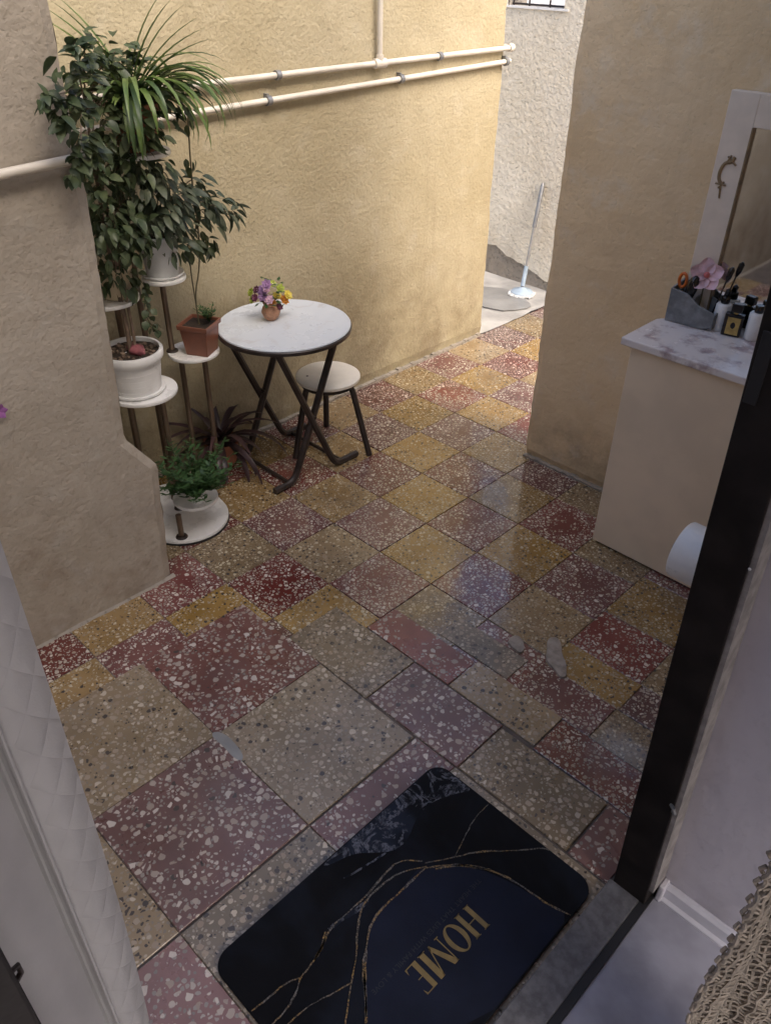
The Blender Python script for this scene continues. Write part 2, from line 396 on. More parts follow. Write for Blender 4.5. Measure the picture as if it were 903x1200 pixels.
# cement fills in the floor
def chaik(ps):
    for _ in range(2):
        q = []
        for a, b in zip(ps, ps[1:] + ps[:1]): q += [a * .75 + b * .25, a * .25 + b * .75]
        ps = q
    return ps
def blob(name, pix, z0, z1, mat, parent, rough=.08):
    ps = [G(*p) for p in pix]; ps = chaik(ps); cx = sum(p.x for p in ps) / len(ps); cy = sum(p.y for p in ps) / len(ps)
    m = MB(); n = len(ps)
    vs = [(p.x, p.y, z0) for p in ps] + [(cx + (p.x - cx) * .93, cy + (p.y - cy) * .93, z1 - .001) for p in ps] + [(cx + (p.x - cx) * .7, cy + (p.y - cy) * .7, z1) for p in ps] + [(cx, cy, z1 + .0006)]
    fs = []
    for L in range(2):
        for i in range(n): fs.append((L * n + i, L * n + (i + 1) % n, (L + 1) * n + (i + 1) % n, (L + 1) * n + i))
    for i in range(n): fs.append((2 * n + i, 2 * n + (i + 1) % n, 3 * n))
    m.add(vs, fs); return m.build(name, mat, parent, smooth=True)
blob('cement_fill', [(242, 858), (262, 856), (284, 880), (288, 893), (276, 892), (260, 874)], -.01, .0022, M['wetcement'], floor)
M['patch'] = plain('floor_patch_cement', (.30, .26, .22), .6, .3, .5, 30)
blob('cement_fill', [(596, 748), (606, 745), (613, 751), (615, 763), (609, 768), (600, 760), (594, 754)], -.01, .0062, M['patch'], floor)
blob('cement_fill', [(640, 748), (652, 746), (658, 755), (658, 768), (664, 779), (664, 797), (656, 797), (648, 785), (638, 776), (640, 762)], -.01, .0062, M['patch'], floor)

# ---------------------------------------------------------------- walls
def wallthing(name, mb, mat, label, cat='wall', **k): return mb.build(name, mat, label=label, cat=cat, fixn=True, **k)
WT = 1.62        # top of the courtyard wall
m = MB()
def lw_face(u, v):
    y = -3.2 + (1.44 + 3.2) * u; z = -.1 + (WT + .1) * v
    e = .010 * nz(z * 9, 1.7) + .004 * nz(z * 31, 5) if u == 1 else 0
    return (-.80 + .005 * nz(y * 3, z * 3, 1) + .002 * nz(y * 14, z * 14, 4) - (.006 if z < .02 else 0), y + e, z)
NU, NV = 150, 60
m.grid(lw_face, NU, NV)
m.grid(lambda u, v: ((lw_face(1, v)[0]) * (1 - u) - .98 * u, lw_face(1, v)[1], lw_face(1, v)[2]), 4, NV)
m.box((-.98, -3.2, -.1), (-.815, 1.425, WT - .001))
wallthing('courtyard_wall', m, M['ywall'], 'ochre rough plaster wall behind the round table and plants, carrying two pipes')
# its foot: crumbled dark joint
m = MB()
for i in range(90):
    y = -.5 + 1.93 * i / 90; h = .008 + .010 * abs(nz(y * 23, 2)); m.box((-.803, y, -.004), (-.786 + .006 * nz(y * 31, 8), y + .0225, h))
m.build('crumbled_mortar_joint', M['render'], kind='stuff')
# pier
m = MB()
def pier_end(z):
    if z < .355: e = -.492 + .02 * (z / .355)
    elif z < .46: e = -.472 - .072 * ((z - .355) / .105)
    else: e = -.542 + .022 * min(1, (z - .46) / .5)
    return e + .004 * nz(z * 22, 3.1) + .002 * nz(z * 60, 1)
NZ = 90
def pier_face(u, v):
    z = -.1 + 1.72 * v; y = -3.2 + (pier_end(z) + 3.2) * u
    x = -.330 + .006 * nz(y * 4, z * 4, 7) + .002 * nz(y * 17, z * 17, 2)
    if u > .999: x -= .012
    return (x, y, z)
m.grid(pier_face, 110, NZ)
m.grid(lambda u, v: ((pier_face(1, v)[0] * (1 - u) - .81 * u), pier_face(1, v)[1] + .004 * nz(u * 12, v * 30) + (.01 * u if .26 < v < .33 else 0), pier_face(1, v)[2]), 12, NZ)
m.add([(-.33, -3.2, 1.62), (-.33, -.52, 1.62), (-.81, -.52, 1.62), (-.81, -3.2, 1.62)], [(0, 1, 2, 3)])
wallthing('plaster_pier', m, M['pier'], 'grey beige plaster pier with a broken lower corner in front of the plants', smooth=False)
# small plinth of mortar at the foot of the pier
m = MB(); m.grid(lambda u, v: (-.333 + (.013 + .005 * nz(u * 60, 1)) * v, -3.2 + 2.715 * u, .009 * (1 - v) ** .6 - .003), 220, 3)
m.build('mortar_fillet', M['render'], kind='stuff', smooth=True)
# right wall: corner towards the passage
m = MB(); RT = 2.3
def rw_face(u, v):
    x = -.03 + 1.065 * u; z = -.1 + (RT + .1) * v
    e = (.006 * nz(z * 8, 9) + .004 * nz(z * 28, 3)) if u == 0 else 0
    return (x + e, .742 + .004 * nz(x * 5, z * 4, 2) + .0015 * nz(x * 18, z * 18) + (.004 if u == 0 else 0) + (.006 if z < .015 else 0), z)
m.grid(rw_face, 60, 130)
m.grid(lambda u, v: (rw_face(0, v)[0], rw_face(0, v)[1] * (1 - u) + .90 * u, rw_face(0, v)[2]), 4, 130)
m.box((-.018, .76, -.1), (1.035, .90, RT - .002))
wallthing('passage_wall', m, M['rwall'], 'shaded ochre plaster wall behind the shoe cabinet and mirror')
m = MB()
for i in range(60):
    x = -.03 + .46 * i / 60; m.box((x, .731 - .004 * nz(x * 40, 2), -.004), (x + .0082, .748, .006 + .008 * abs(nz(x * 27, 5))))
m.build('crumbled_mortar_joint', M['render'], kind='stuff')
# far wall: bare render core, plaster coat with a ragged foot, barred window
FY = 2.10
far = thing('far_wall', 'bright cream plaster wall with bare grey foot at the passage end', 'wall', (-1, FY, 0))
fo = Vector((-1, FY, 0))
def fb(m): m.v = [(v[0] + 1, v[1] - FY, v[2]) for v in m.v]; return m
wx0, wx1, wz0, wz1 = -1.30, -.985, 1.215, 1.55
m = MB(); m.box((-3, FY + .012, -.1), (3, FY + .14, wz0)); m.box((-3, FY + .012, wz0), (wx0, FY + .14, 1.9)); m.box((wx1, FY + .012, wz0), (3, FY + .14, 1.9)); m.box((wx0, FY + .012, wz1), (wx1, FY + .14, 1.9))
fb(m).build('render_core', M['render'], far)
m = MB()
def ragged(x): return max(.02, .155 - .30 * (x + 1.25) * (1 if x > -1.25 else .2) + .022 * nz(x * 14, 1) + .012 * nz(x * 47, 2))
N = 240
for i in range(N):
    xa, xb = -3 + 6 * i / N, -3 + 6 * (i + 1) / N; za, zb = ragged(xa), ragged(xb)
    zt = 1.9
    if wx0 - .001 <= xa and xb <= wx1 + .001: zt = wz0
    ya, yb = FY + .003 * nz(xa * 6, 2), FY + .003 * nz(xb * 6, 2)
    nseg = 14
    for q in range(nseg):
        t0, t1 = q / nseg, (q + 1) / nseg
        z00, z01 = za + (zt - za) * t0, za + (zt - za) * t1; z10, z11 = zb + (zt - zb) * t0, zb + (zt - zb) * t1
        m.add([(xa, ya, z00), (xb, yb, z10), (xb, yb, z11), (xa, ya, z01)], [(0, 1, 2, 3)])
    m.add([(xa, ya, za), (xb, yb, zb), (xb, FY + .02, zb), (xa, FY + .02, za)], [(3, 2, 1, 0)])
fb(m).build('plaster_coat', M['farwall'], far)
m = MB(); m.box((wx0 - .01, FY - .006, wz0 - .004), (wx1 + .01, FY + .02, wz0 + .004)); fb(m).build('window_sill', M['whitelam'], far)
for k_, xx in enumerate((-1.29, -1.205, -1.095, -.995)):
    m = MB(); m.tube([(xx, FY + .03, wz0), (xx, FY + .03, wz1)], .004, 8); fb(m).build('window_bar', M['iron'], far)
for zz in (wz0 + .010, wz0 + .16):
    m = MB(); m.tube([(wx0, FY + .036, zz), (wx1, FY + .036, zz)], .004, 8); fb(m).build('window_bar', M['iron'], far)
# return wall across the passage to close the yard on the right and a low wall far left
MB().box((2.0, .9, -.1), (2.12, 2.1, 1.75)).build('side_wall', M['farwall'], label='cream plaster wall closing the passage beyond the corner', cat='wall')
MB().box((-2.3, 1.3, -.1), (-2.2, 2.11, 1.6)).build('side_wall', M['farwall'], label='cream plaster wall behind the ochre wall end', cat='wall')
# unseen roof slab added to shade the yard by the doorway, and the house
MB().box((.58, -3.2, 1.802), (1.038, .738, 1.90)).build('porch_roof', M['houseplaster'], label='flat slab roof sheltering the yard before the doorway', cat='roof')
MB().box((-.8, -3.32, -.1), (1.04, -3.205, 1.8)).build('side_wall', M['pier'], label='grey beige plaster wall at the shut end of the yard', cat='wall')  # unseen end wall, put in to keep open sky off the right wall
hs = thing('house', 'house front around the doorway with its dim lavender white room', 'house', (1.06, -.9, 0))
def hb(m): m.v = [(v[0] - 1.06, v[1] + .9, v[2]) for v in m.v]; return m
m = MB(); m.box((1.04, -.345, -.1), (1.10, .90, 3.0)); m.box((1.04, -3.2, -.1), (1.10, -1.36, 3.0)); m.box((1.04, -1.36, 1.66), (1.10, -.345, 3.0))
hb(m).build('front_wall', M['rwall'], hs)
m = MB(); m.box((1.048, -.3545, -.1), (3.0, -.346, 2.0)); hb(m).build('room_wall', M['houseplaster'], hs)
m = MB()
RW = (-2.9, -.5, .45, 1.75)      # unseen opening added in the room's back wall to let sky light in
m.box((3.0, -3.2, -.1), (3.1, RW[0], 2.0)); m.box((3.0, RW[1], -.1), (3.1, -.25, 2.0)); m.box((3.0, RW[0], -.1), (3.1, RW[1], RW[2])); m.box((3.0, RW[0], RW[3]), (3.1, RW[1], 2.0))
m.box((1.1005, -3.3, -.1), (3.1, -3.2, 2.0)); hb(m).build('room_wall', M['houseplaster'], hs)
m = MB(); m.box((1.1005, -3.3, 2.0), (3.1, -.25, 2.08)); hb(m).build('room_ceiling', M['houseplaster'], hs)
M_vin = M['vinyl']
MB().box((1.1002, -3.2, -.12), (3.0, -.356, .004)).build('room_floor', M_vin, kind='structure')
# skirting board along the room wall
sk = MB(); prof = [(0, 0), (0, .040), (-.006, .040), (-.012, .034), (-.013, .010), (-.020, .006), (-.020, 0)]
n = len(prof); vs = []
for x in (1.104, 2.6): vs += [(x, -.3555 + p[0], .004 + p[1]) for p in prof]
sk.add(vs, [tuple(range(n)), tuple(range(2 * n - 1, n - 1, -1))] + [(i, (i + 1) % n, n + (i + 1) % n, n + i) for i in range(n)])
hb(sk).build('skirting_board', M['skirt'], hs)
m = MB(); m.box((1.1005, -.379, .004), (1.112, -.354, .050)); hb(m).build('skirting_end_cap', M['skirt'], hs, bevel=.003)

# ---------------------------------------------------------------- door frame
df = thing('door_frame', 'dark painted wooden door frame with stone sill between yard and room', 'door frame', (1.055, -.85, 0))
def db(m): m.v = [(v[0] - 1.055, v[1] + .85, v[2]) for v in m.v]; return m
def jx(z): return 1.029 - .0300 * z
m = MB()
def jamb(m, y0, y1, xa, xb, z0, z1, n=16):
    vs = []
    for i in range(n + 1):
        z = z0 + (z1 - z0) * i / n; o = jx(z) - 1.029; wob = .0010 * nz(z * 9, y0)
        vs += [(xa + o + wob, y0, z), (xb + o + wob, y0, z), (xb + o, y1, z), (xa + o, y1, z)]
    fs = [(0, 1, 2, 3), (4 * n + 3, 4 * n + 2, 4 * n + 1, 4 * n)]
    for i in range(n):
        for k in range(4): fs.append((4 * i + k, 4 * i + (k + 1) % 4, 4 * i + 4 + (k + 1) % 4, 4 * i + 4 + k))
    m.add(vs, fs)
jamb(m, -.405, -.355, 1.029, 1.094, -.004, 1.66); db(m).build('jamb', M['jamb'], df, bevel=.002)
m = MB(); jamb(m, -.4005, -.356, 1.094, 1.102, .05, 1.66); db(m).build('jamb_filler', plain('filler', (.28, .26, .25), .8, .25, .6, 25), df)
m = MB(); jamb(m, -1.36, -1.306, 1.029, 1.094, -.004, 1.66); db(m).build('jamb', M['jamb'], df, bevel=.002)
m = MB(); m.box((.975, -1.36, 1.61), (1.05, -.355, 1.665)); db(m).build('lintel', M['jamb'], df)
m = MB(); m.box((1.022, -1.36, -.02), (1.084, -.4055, .012)); db(m).build('sill', M['stone'], df, bevel=.002)
m = MB(); m.box((1.0845, -1.36, -.02), (1.0998, -.357, .009)); db(m).build('weather_strip', M['blackrubber'], df)
# strike plate slot, bolt and paint chip on the jamb
p = PY(890, 432, -.405); m = MB(); m.box((p.x - .008, -.4075, p.z - .045), (p.x + .008, -.4045, p.z + .045)); db(m).build('strike_plate', M['blackrubber'], df, bevel=.001)
p = PY(878, 667, -.406); m = MB(); m.lathe([(.0, 0), (.0022, .0006), (.0018, .0018), (0.0002, .0022)], 10); m.v = [(p.x + v[0], -.4052 - v[2], p.z + v[1]) for v in m.v]; db(m).build('screw_head', M['white'], df)
p = PY(790, 947, -.402); m = MB(); m.tube([(p.x, -.404, p.z - .007), (p.x + .005, -.412, p.z), (p.x + .002, -.412, p.z + .008), (p.x - .006, -.405, p.z + .006)], .0032, 8); db(m).build('bolt_catch', M['steel'], df, smooth=True)
p = PX(14, 1140, 1.03); m = MB(); m.tube([(p.x + .003, -1.308, p.z + .005), (p.x, -1.302, p.z + .002), (p.x, -1.302, p.z - .005), (p.x + .003, -1.308, p.z - .007)], .0016, 8); db(m).build('latch_loop', M['iron'], df, smooth=True)

# ---------------------------------------------------------------- curtains
def embossed():
    k = NT('white_brocade'); co = k.obj(); x, y, z = k.xyz(co)
    weave = k.noise(co, 420, 2); soft = k.noise(co, 16, 3)
    # quilted leaf relief on the border only (right of the hem seam)
    u1 = k.math('ADD', k.math('MULTIPLY', z, 62.0), k.math('MULTIPLY', y, 95.0)); u2 = k.math('SUBTRACT', k.math('MULTIPLY', z, 62.0), k.math('MULTIPLY', y, 95.0))
    quilt = k.math('POWER', k.math('ABSOLUTE', k.math('MULTIPLY', k.math('SINE', u1), k.math('SINE', u2))), .6)
    quilt = k.math('MULTIPLY', quilt, k.ramp(y, .060, .066))
    n1 = k.bump(weave, .12, .002); n1 = k.bump(soft, .12, .006, n1); n1 = k.bump(quilt, .28, .006, n1)
    return k.out(k.mix(k.ramp(soft, .3, .7), (.35, .345, .35), (.39, .385, .39)), .45, n1, spec=.4)
M['brocade'] = embossed()
def smoothp2(ps, it=2):
    for _ in range(it):
        q = [ps[0]]
        for a, b in zip(ps, ps[1:]): q += [a * .75 + b * .25, a * .25 + b * .75]
        ps = q + [ps[-1]]
    return ps
cu = thing('door_curtain', 'white embossed curtain gathered against the left door jamb', 'curtain', (.95, -1.3, 1.6))
m = MB()
def cur(u, v):
    z = .05 + 1.55 * v
    edge = -1.222 - .004 * max(0, (1.1 - z)) - .085 * max(0, (1.0 - z)) ** 2.0
    edge = max(edge, -1.257 + .001)
    seam = -1.258
    if u < .6:
        t = u / .6; y = -1.345 + (seam + 1.345) * t; x = .985 - .035 * t + .004 * math.sin(t * 9 + z * 2)
    else:
        t = (u - .6) / .4; y = seam + (edge - seam) * t; x = .950 - .010 * t + .006 * math.sin(t * 3.1)
    if .575 < u < .625: x += .0035
    return (x - .95, y + 1.3, z - 1.6)
m.grid(cur, 50, 90); m.build('cloth', M['brocade'], cu, smooth=True, fixn=True)
for du in (.575, .605):
    m = MB(); m.tube([Vector(cur(du, v / 60)) + Vector((.003, 0, 0)) for v in range(61)], .0013, 6); m.build('hem_seam', M['brocade'], cu, smooth=True)
# crocheted curtain on the right
M['crochet'] = plain('beige_yarn', (.24, .212, .178), .95, .25, .8, 60, bscale=160)
lc = thing('crochet_curtain', 'beige crocheted lace curtain with scalloped edge hanging inside the doorway', 'curtain', (1.25, -.7, 1.6))
def lace(s, z):      # s: distance from the free edge
    fold = .010 * math.sin(s * 48 + 1.3 * math.sin(z * 3.1)) + .003 * math.sin(z * 23 + s * 40) + .004 * math.sin(s * 130 + z * 7)
    return Vector((.72 * s + .69 * fold, -.04 + .69 * s - .72 * fold + .004 * math.sin(z * 11), z - 1.6))
m = MB()                                     # openwork net: cords and cross loops
ns = 30
for k_ in range(ns):
    s0 = .012 + .28 * (k_ / ns)
    m.tube([lace(s0 + .0022 * math.sin(q * 1.9 + k_), .06 + 1.5 * q / 110) for q in range(111)], [.0021 + .0009 * math.sin(q * 1.9 + k_ * 2) for q in range(111)], 5)
for q in range(150):
    z = .06 + 1.5 * q / 150
    m.tube([lace(.012 + .28 * t / 40, z + .0035 * math.sin(t * 1.57 + q * 1.3)) + Vector((.002 * math.cos(t * 1.57), 0, 0)) for t in range(41)], .0019, 5)
m.build('net', M['crochet'], lc, smooth=True, fixn=False)
m = MB(); m.grid(lambda u, v: tuple(lace(.014 + .27 * u, .06 + 1.5 * v) + Vector((-.003, .004, 0))), 90, 30); m.build('lining', plain('beige_lining', (.17, .15, .13), .95, .2, .5, 50), lc, smooth=True)
for q in range(62):
    z = .075 + 1.48 * q / 62 + U(-.005, .005); r = U(.006, .0095)
    pts = [lace(.012, z) + Vector((.002 * math.sin(a * 2), -.007 * math.sin(a) * (1 + .5 * math.sin(q * 2.1)), r * math.cos(a))) for a in [math.pi * t / 8 for t in range(9)]]
    m = MB(); m.tube(pts, .0027, 6)
    m.tube([lace(.008, z - .006), lace(.002, z) + Vector((.003, 0, 0)), lace(.008, z + .006)], .0024, 6)
    m.build('scallop', M['crochet'], lc, smooth=True, fixn=False)

# ---------------------------------------------------------------- pipes
pp = thing('water_pipe', 'upper cream painted pipe with vertical branch along the ochre wall', 'pipe', (-.785, .8, 1.13))
def lb(m, o): m.v = [(v[0] - o[0], v[1] - o[1], v[2] - o[2]) for v in m.v]; return m
po = (-.785, .8, 1.13)
r = .0088
m = MB(); m.tube([(-.782, -.48, 1.128), (-.782, .4, 1.131), (-.782, 1.40, 1.132), (-.782, 1.463, 1.132), (-.79, 1.474, 1.132), (-.83, 1.474, 1.132)], r, 12); lb(m, po).build('pipe_run', M['pipe'], pp, smooth=True)
m = MB(); m.tube([(-.782, .77, 1.13), (-.782, .77, 1.60)], .009, 12); lb(m, po).build('branch', M['pipe'], pp, smooth=True)
m = MB(); m.tube([(-.782, .745, 1.131), (-.782, .795, 1.131)], .0145, 12); m.tube([(-.782, .77, 1.131), (-.782, .77, 1.155)], .0125, 12); lb(m, po).build('tee', M['pipe'], pp, smooth=True)
for y in (1.06, .35): m = MB(); m.tube([(-.782, y - .008, 1.131), (-.782, y + .008, 1.131)], .0135, 12); m.box((-.80, y - .004, 1.124), (-.782, y + .004, 1.138)); lb(m, po).build('clamp', M['steel'], pp, smooth=True)
m = MB(); m.tube([(-.782, 1.445, 1.132), (-.782, 1.466, 1.132)], .0135, 12); lb(m, po).build('elbow', M['pipe'], pp, smooth=True)
pl = thing('water_pipe', 'lower cream painted pipe along the ochre wall and round onto the plaster pier', 'pipe', (-.785, .8, 1.075))
po = (-.785, .8, 1.075)
def zl(y): return 1.062 + (y + .02) * .0180
m = MB(); m.tube([(-.782, -.475, zl(-.475)), (-.782, .5, zl(.5)), (-.782, 1.42, zl(1.42)), (-.782, 1.455, zl(1.455)), (-.79, 1.466, zl(1.46)), (-.83, 1.466, zl(1.46))], r, 12); lb(m, po).build('pipe_run', M['pipe'], pl, smooth=True)
m = MB(); m.tube([(-.782, -.478, zl(-.475)), (-.782, -.490, 1.058), (-.76, -.496, 1.075), (-.5, -.497, 1.098), (-.335, -.499, 1.1035), (-.318, -.501, 1.1035), (-.313, -.516, 1.103), (-.313, -.62, 1.099), (-.313, -1.6, 1.060)], .0098, 12); lb(m, po).build('pipe_return', M['pipe'], pl, smooth=True)
for y in (.87, 1.435, .31): m = MB(); m.tube([(-.782, y - .008, zl(y)), (-.782, y + .008, zl(y))], .0140, 12); m.box((-.80, y - .004, zl(y) - .012), (-.782, y + .004, zl(y) + .018)); lb(m, po).build('clamp', M['steel'], pl, smooth=True)

# ---------------------------------------------------------------- door mat
def printed():
    k = NT('printed_mat'); co = k.pos()
    n1 = k.noise(co, 3.2, 4, .6, .4); n2 = k.noise(co, 260, 2)
    c = k.mix(k.ramp(n1, .42, .62), (.0022, .0024, .0038), (.006, .008, .014))
    return k.out(c, .7, k.bump(n2, .25, .002), spec=.15)
M['mat'] = printed()
M['matnavy'] = plain('mat_navy_print', (.0095, .0125, .026), .7, .18, .15, 9, bscale=260, spec=.15)
def cloud():
    k = NT('mat_white_marbling'); co = k.pos()
    n1 = k.noise(co, 13, 6, .68, .9); n2 = k.noise(co, 34, 5, .6, .5); big_ = k.noise(co, 7, 3)
    v = k.math('ABSOLUTE', k.math('SUBTRACT', n1, .5)); a = k.math('MULTIPLY', k.ramp(v, 0, .055, 1, 0), k.ramp(n2, .36, .6))
    c = k.mix(k.math('MULTIPLY', k.ramp(big_, .4, .65), .6), (.003, .004, .007), (.022, .030, .052)); c = k.mix(k.math('MULTIPLY', a, .75), c, (.17, .18, .22))
    return k.out(c, .7, spec=.15)
M['matcloud'] = cloud()
def goldvein():
    k = NT('mat_gold_print'); co = k.pos(); n1 = k.noise(co, 240, 3, .7); n2 = k.noise(co, 26, 3)
    c = k.mix(k.ramp(n1, .42, .6), (.02, .015, .010), k.mix(k.ramp(n2, .42, .6), (.15, .14, .13), (.28, .17, .05)))
    return k.out(c, .5, spec=.4)
M['matgold'] = goldvein()
M['matletter'] = plain('mat_gold_letters', (.19, .135, .048), .6, .2, .05, 40)
M['matfaint'] = plain('mat_grey_letters', (.032, .036, .045), .7, .1, spec=.15)
MX0, MX1, MY0, MY1 = .612, 1.012, -1.032, -.437
mo = Vector(((MX0 + MX1) / 2, (MY0 + MY1) / 2, 0))
mt = thing('door_mat', 'black and navy marble print door mat reading HOME at the sill', 'door mat', mo)
MZ = .0085
def rrect(x0, y0, x1, y1, r, n=8):
    o = []
    for cx, cy, a0 in ((x1 - r, y1 - r, 0), (x0 + r, y1 - r, 90), (x0 + r, y0 + r, 180), (x1 - r, y0 + r, 270)):
        for k in range(n + 1):
            a = math.radians(a0 + 90 * k / n); o.append((cx + r * math.cos(a), cy + r * math.sin(a)))
    return o
m = MB(); m.prism(rrect(MX0, MY0, MX1, MY1, .035), .0022, MZ); lb(m, mo).build('pad', M['mat'], mt, bevel=.0015)
def inmat(p, mg=.003): return Vector((min(max(p.x, MX0 + mg), MX1 - mg), min(max(p.y, MY0 + mg), MY1 - mg), p.z))
def smoothp(ps, it=2):
    for _ in range(it):
        q = [ps[0]]
        for a, b in zip(ps, ps[1:]): q += [a * .75 + b * .25, a * .25 + b * .75]
        ps = q + [ps[-1]]
    return ps
def ribbon(name, pix, wd, z, mat, jit=.3, it=2):
    ps = smoothp([inmat(G(x, y, MZ)) for x, y in pix], it)
    vs = []; n = len(ps)
    for i, p in enumerate(ps):
        t = (ps[min(i + 1, n - 1)] - ps[max(i - 1, 0)]).normalized(); s = Vector((-t.y, t.x, 0))
        w_ = wd * (1 + jit * 1.8 * nz(i * .55, p.x * 30)) * (.5 + .5 * min(1, 4 * min(i, n - 1 - i) / n + .15))
        j = s * (.0014 * nz(i * .8, 7)); vs += [(p + s * w_ + j), (p - s * w_ + j)]
    m = MB(); m.add([(v.x, v.y, z) for v in vs], [(2 * i, 2 * i + 1, 2 * i + 3, 2 * i + 2) for i in range(n - 1)])
    return lb(m, mo).build(name, mat, mt)
def region(name, pix, z, mat, it=1):
    ps = [inmat(G(x, y, MZ)) for x, y in pix]; ps = smoothp(ps + [ps[0]], it)[:-1]
    m = MB(); m.add([(p.x, p.y, z) for p in ps], [tuple(range(len(ps)))]); return lb(m, mo).build(name, mat, mt)
region('navy_panel', [(490, 1018), (520, 1014), (560, 1018), (600, 1035), (640, 1060), (668, 1072), (640, 1110), (560, 1215), (430, 1215), (428, 1190), (426, 1160), (428, 1130), (431, 1090), (440, 1068), (468, 1045)], MZ + .0007, M['matnavy'])
region('pale_marbling', [(505, 903), (522, 899), (545, 913), (556, 925), (535, 930), (505, 940), (488, 958), (478, 985), (462, 998), (440, 1000), (415, 1000), (385, 1015), (372, 1010), (400, 985), (440, 950), (475, 925)], MZ + .0007, M['matcloud'], 2)
for wd, pix in ((.0034, [(668, 1073), (640, 1060), (610, 1038), (585, 1024), (560, 1017), (530, 1013), (498, 1018)]),
                (.0034, [(498, 1018), (485, 1030), (470, 1045), (450, 1062), (436, 1080), (430, 1100), (428, 1130), (427, 1160), (430, 1200)]),
                (.0042, [(427, 1118), (425, 1140), (429, 1165), (428, 1200)]),
                (.0028, [(500, 1016), (470, 1022), (450, 1035), (425, 1058), (418, 1090), (418, 1120), (410, 1160), (404, 1205)]),
                (.0030, [(495, 1010), (468, 1008), (450, 1025), (430, 1050), (405, 1072), (385, 1090), (378, 1110), (362, 1135), (352, 1146)]),
                (.0044, [(381, 1092), (378, 1110), (368, 1126)]),
                (.0024, [(354, 1146), (335, 1152), (315, 1170), (288, 1192)]), (.0024, [(352, 1146), (347, 1165), (335, 1185), (318, 1202)]),
                (.0022, [(412, 1152), (390, 1165), (360, 1180), (335, 1203)]),
                (.0026, [(498, 1012), (530, 1006), (560, 998), (600, 998), (638, 994), (650, 990)]),
                (.0018, [(533, 1004), (545, 980), (555, 960), (572, 943)]),
                (.0040, [(575, 1020), (560, 1017), (535, 1014), (510, 1019)])):
    ribbon('gold_vein', pix, wd * .55, MZ + .0013, M['matgold'], .5)
ribbon('pale_vein', [(452, 1000), (440, 1008), (418, 1022), (402, 1030)], .0020, MZ + .0013, M['matcloud'])
ribbon('pale_vein', [(385, 1090), (400, 1078), (420, 1066), (432, 1055)], .0045, MZ + .0011, M['matcloud'])
# letters HOME: read from outside, so the writing runs towards -Y with its top towards +X
hA, hB = G(560, 1072, MZ), G(483, 1158, MZ)      # line through the middle of the word
L = (Vector((0, hB.y - hA.y, 0))).length; xm = (hA.x + hB.x) / 2
H_ = .054
def letters(strokes, x0, wL):
    m = MB()
    for poly in strokes:
        m.add([(xm - H_ / 2 + p[1] * H_, hA.y - (x0 + p[0] * wL), MZ + .0016) for p in poly], [tuple(range(len(poly)))])
    return lb(m, mo)
def ring(cx, cy, rx, ry, ix, iy, n=28):
    return [[(cx + rx * math.cos(2 * math.pi * k / n), cy + ry * math.sin(2 * math.pi * k / n)), (cx + rx * math.cos(2 * math.pi * (k + 1) / n), cy + ry * math.sin(2 * math.pi * (k + 1) / n)),
             (cx + ix * math.cos(2 * math.pi * (k + 1) / n), cy + iy * math.sin(2 * math.pi * (k + 1) / n)), (cx + ix * math.cos(2 * math.pi * k / n), cy + iy * math.sin(2 * math.pi * k / n))] for k in range(n)]
def bar(x0, y0, x1, y1): return [(x0, y0), (x1, y0), (x1, y1), (x0, y1)]
LET = {'H': [bar(.05, 0, .30, 1), bar(.70, 0, .95, 1), bar(.30, .48, .70, .52), bar(0, .97, .35, 1), bar(0, 0, .35, .03), bar(.65, .97, 1, 1), bar(.65, 0, 1, .03)],
       'O': ring(.5, .5, .5, .52, .27, .47),
       'M': [bar(.06, 0, .10, 1), [(.04, 1), (.26, 1), (.56, .12), (.46, 0)], [(.80, 1), (.76, 1), (.47, .05), (.50, 0)], bar(.74, 0, .95, 1), bar(0, 0, .17, .03), bar(.68, 0, 1, .03)],
       'E': [bar(.06, 0, .34, 1), bar(.34, .965, .80, 1), bar(.34, 0, .80, .035), bar(.34, .485, .62, .515), [(.80, 1), (.70, .965), (.80, .80)], [(.80, 0), (.80, .20), (.70, .035)]]}
ws = [.23, .24, .32, .21]; x0 = 0.0
for ch, wl in zip('HOME', ws):
    letters(LET[ch], x0 * L, wl * L * .92).build('letter', M['matletter'], mt, fixn=True); x0 += wl
# small grey line of writing above it
fc = bpy.data.curves.new('small_writing', 'FONT'); fc.body = 'THE HEART THAT LIVES WITH FAMILY & LOVE'; fc.size = .016 * S; fc.align_x = 'CENTER'; fc.space_character = 1.05
fo_ = bpy.data.objects.new('small_writing_tmp', fc); COL.objects.link(fo_)
dg = bpy.context.evaluated_depsgraph_get(); me = bpy.data.meshes.new_from_object(fo_.evaluated_get(dg)); bpy.data.objects.remove(fo_)
me.materials.clear(); me.materials.append(M['matfaint'])
pa, pb = G(562, 1032, MZ), G(432, 1160, MZ)
sw = link('small_writing', me, mt, Vector(((pa.x + pb.x) / 2, (pa.y + pb.y) / 2, MZ + .0016)) - mo, (0, 0, math.radians(-90)))
wd_ = max(v.co.x for v in me.vertices) - min(v.co.x for v in me.vertices); sw.scale = (abs(pa.y - pb.y) * S / wd_,) * 3

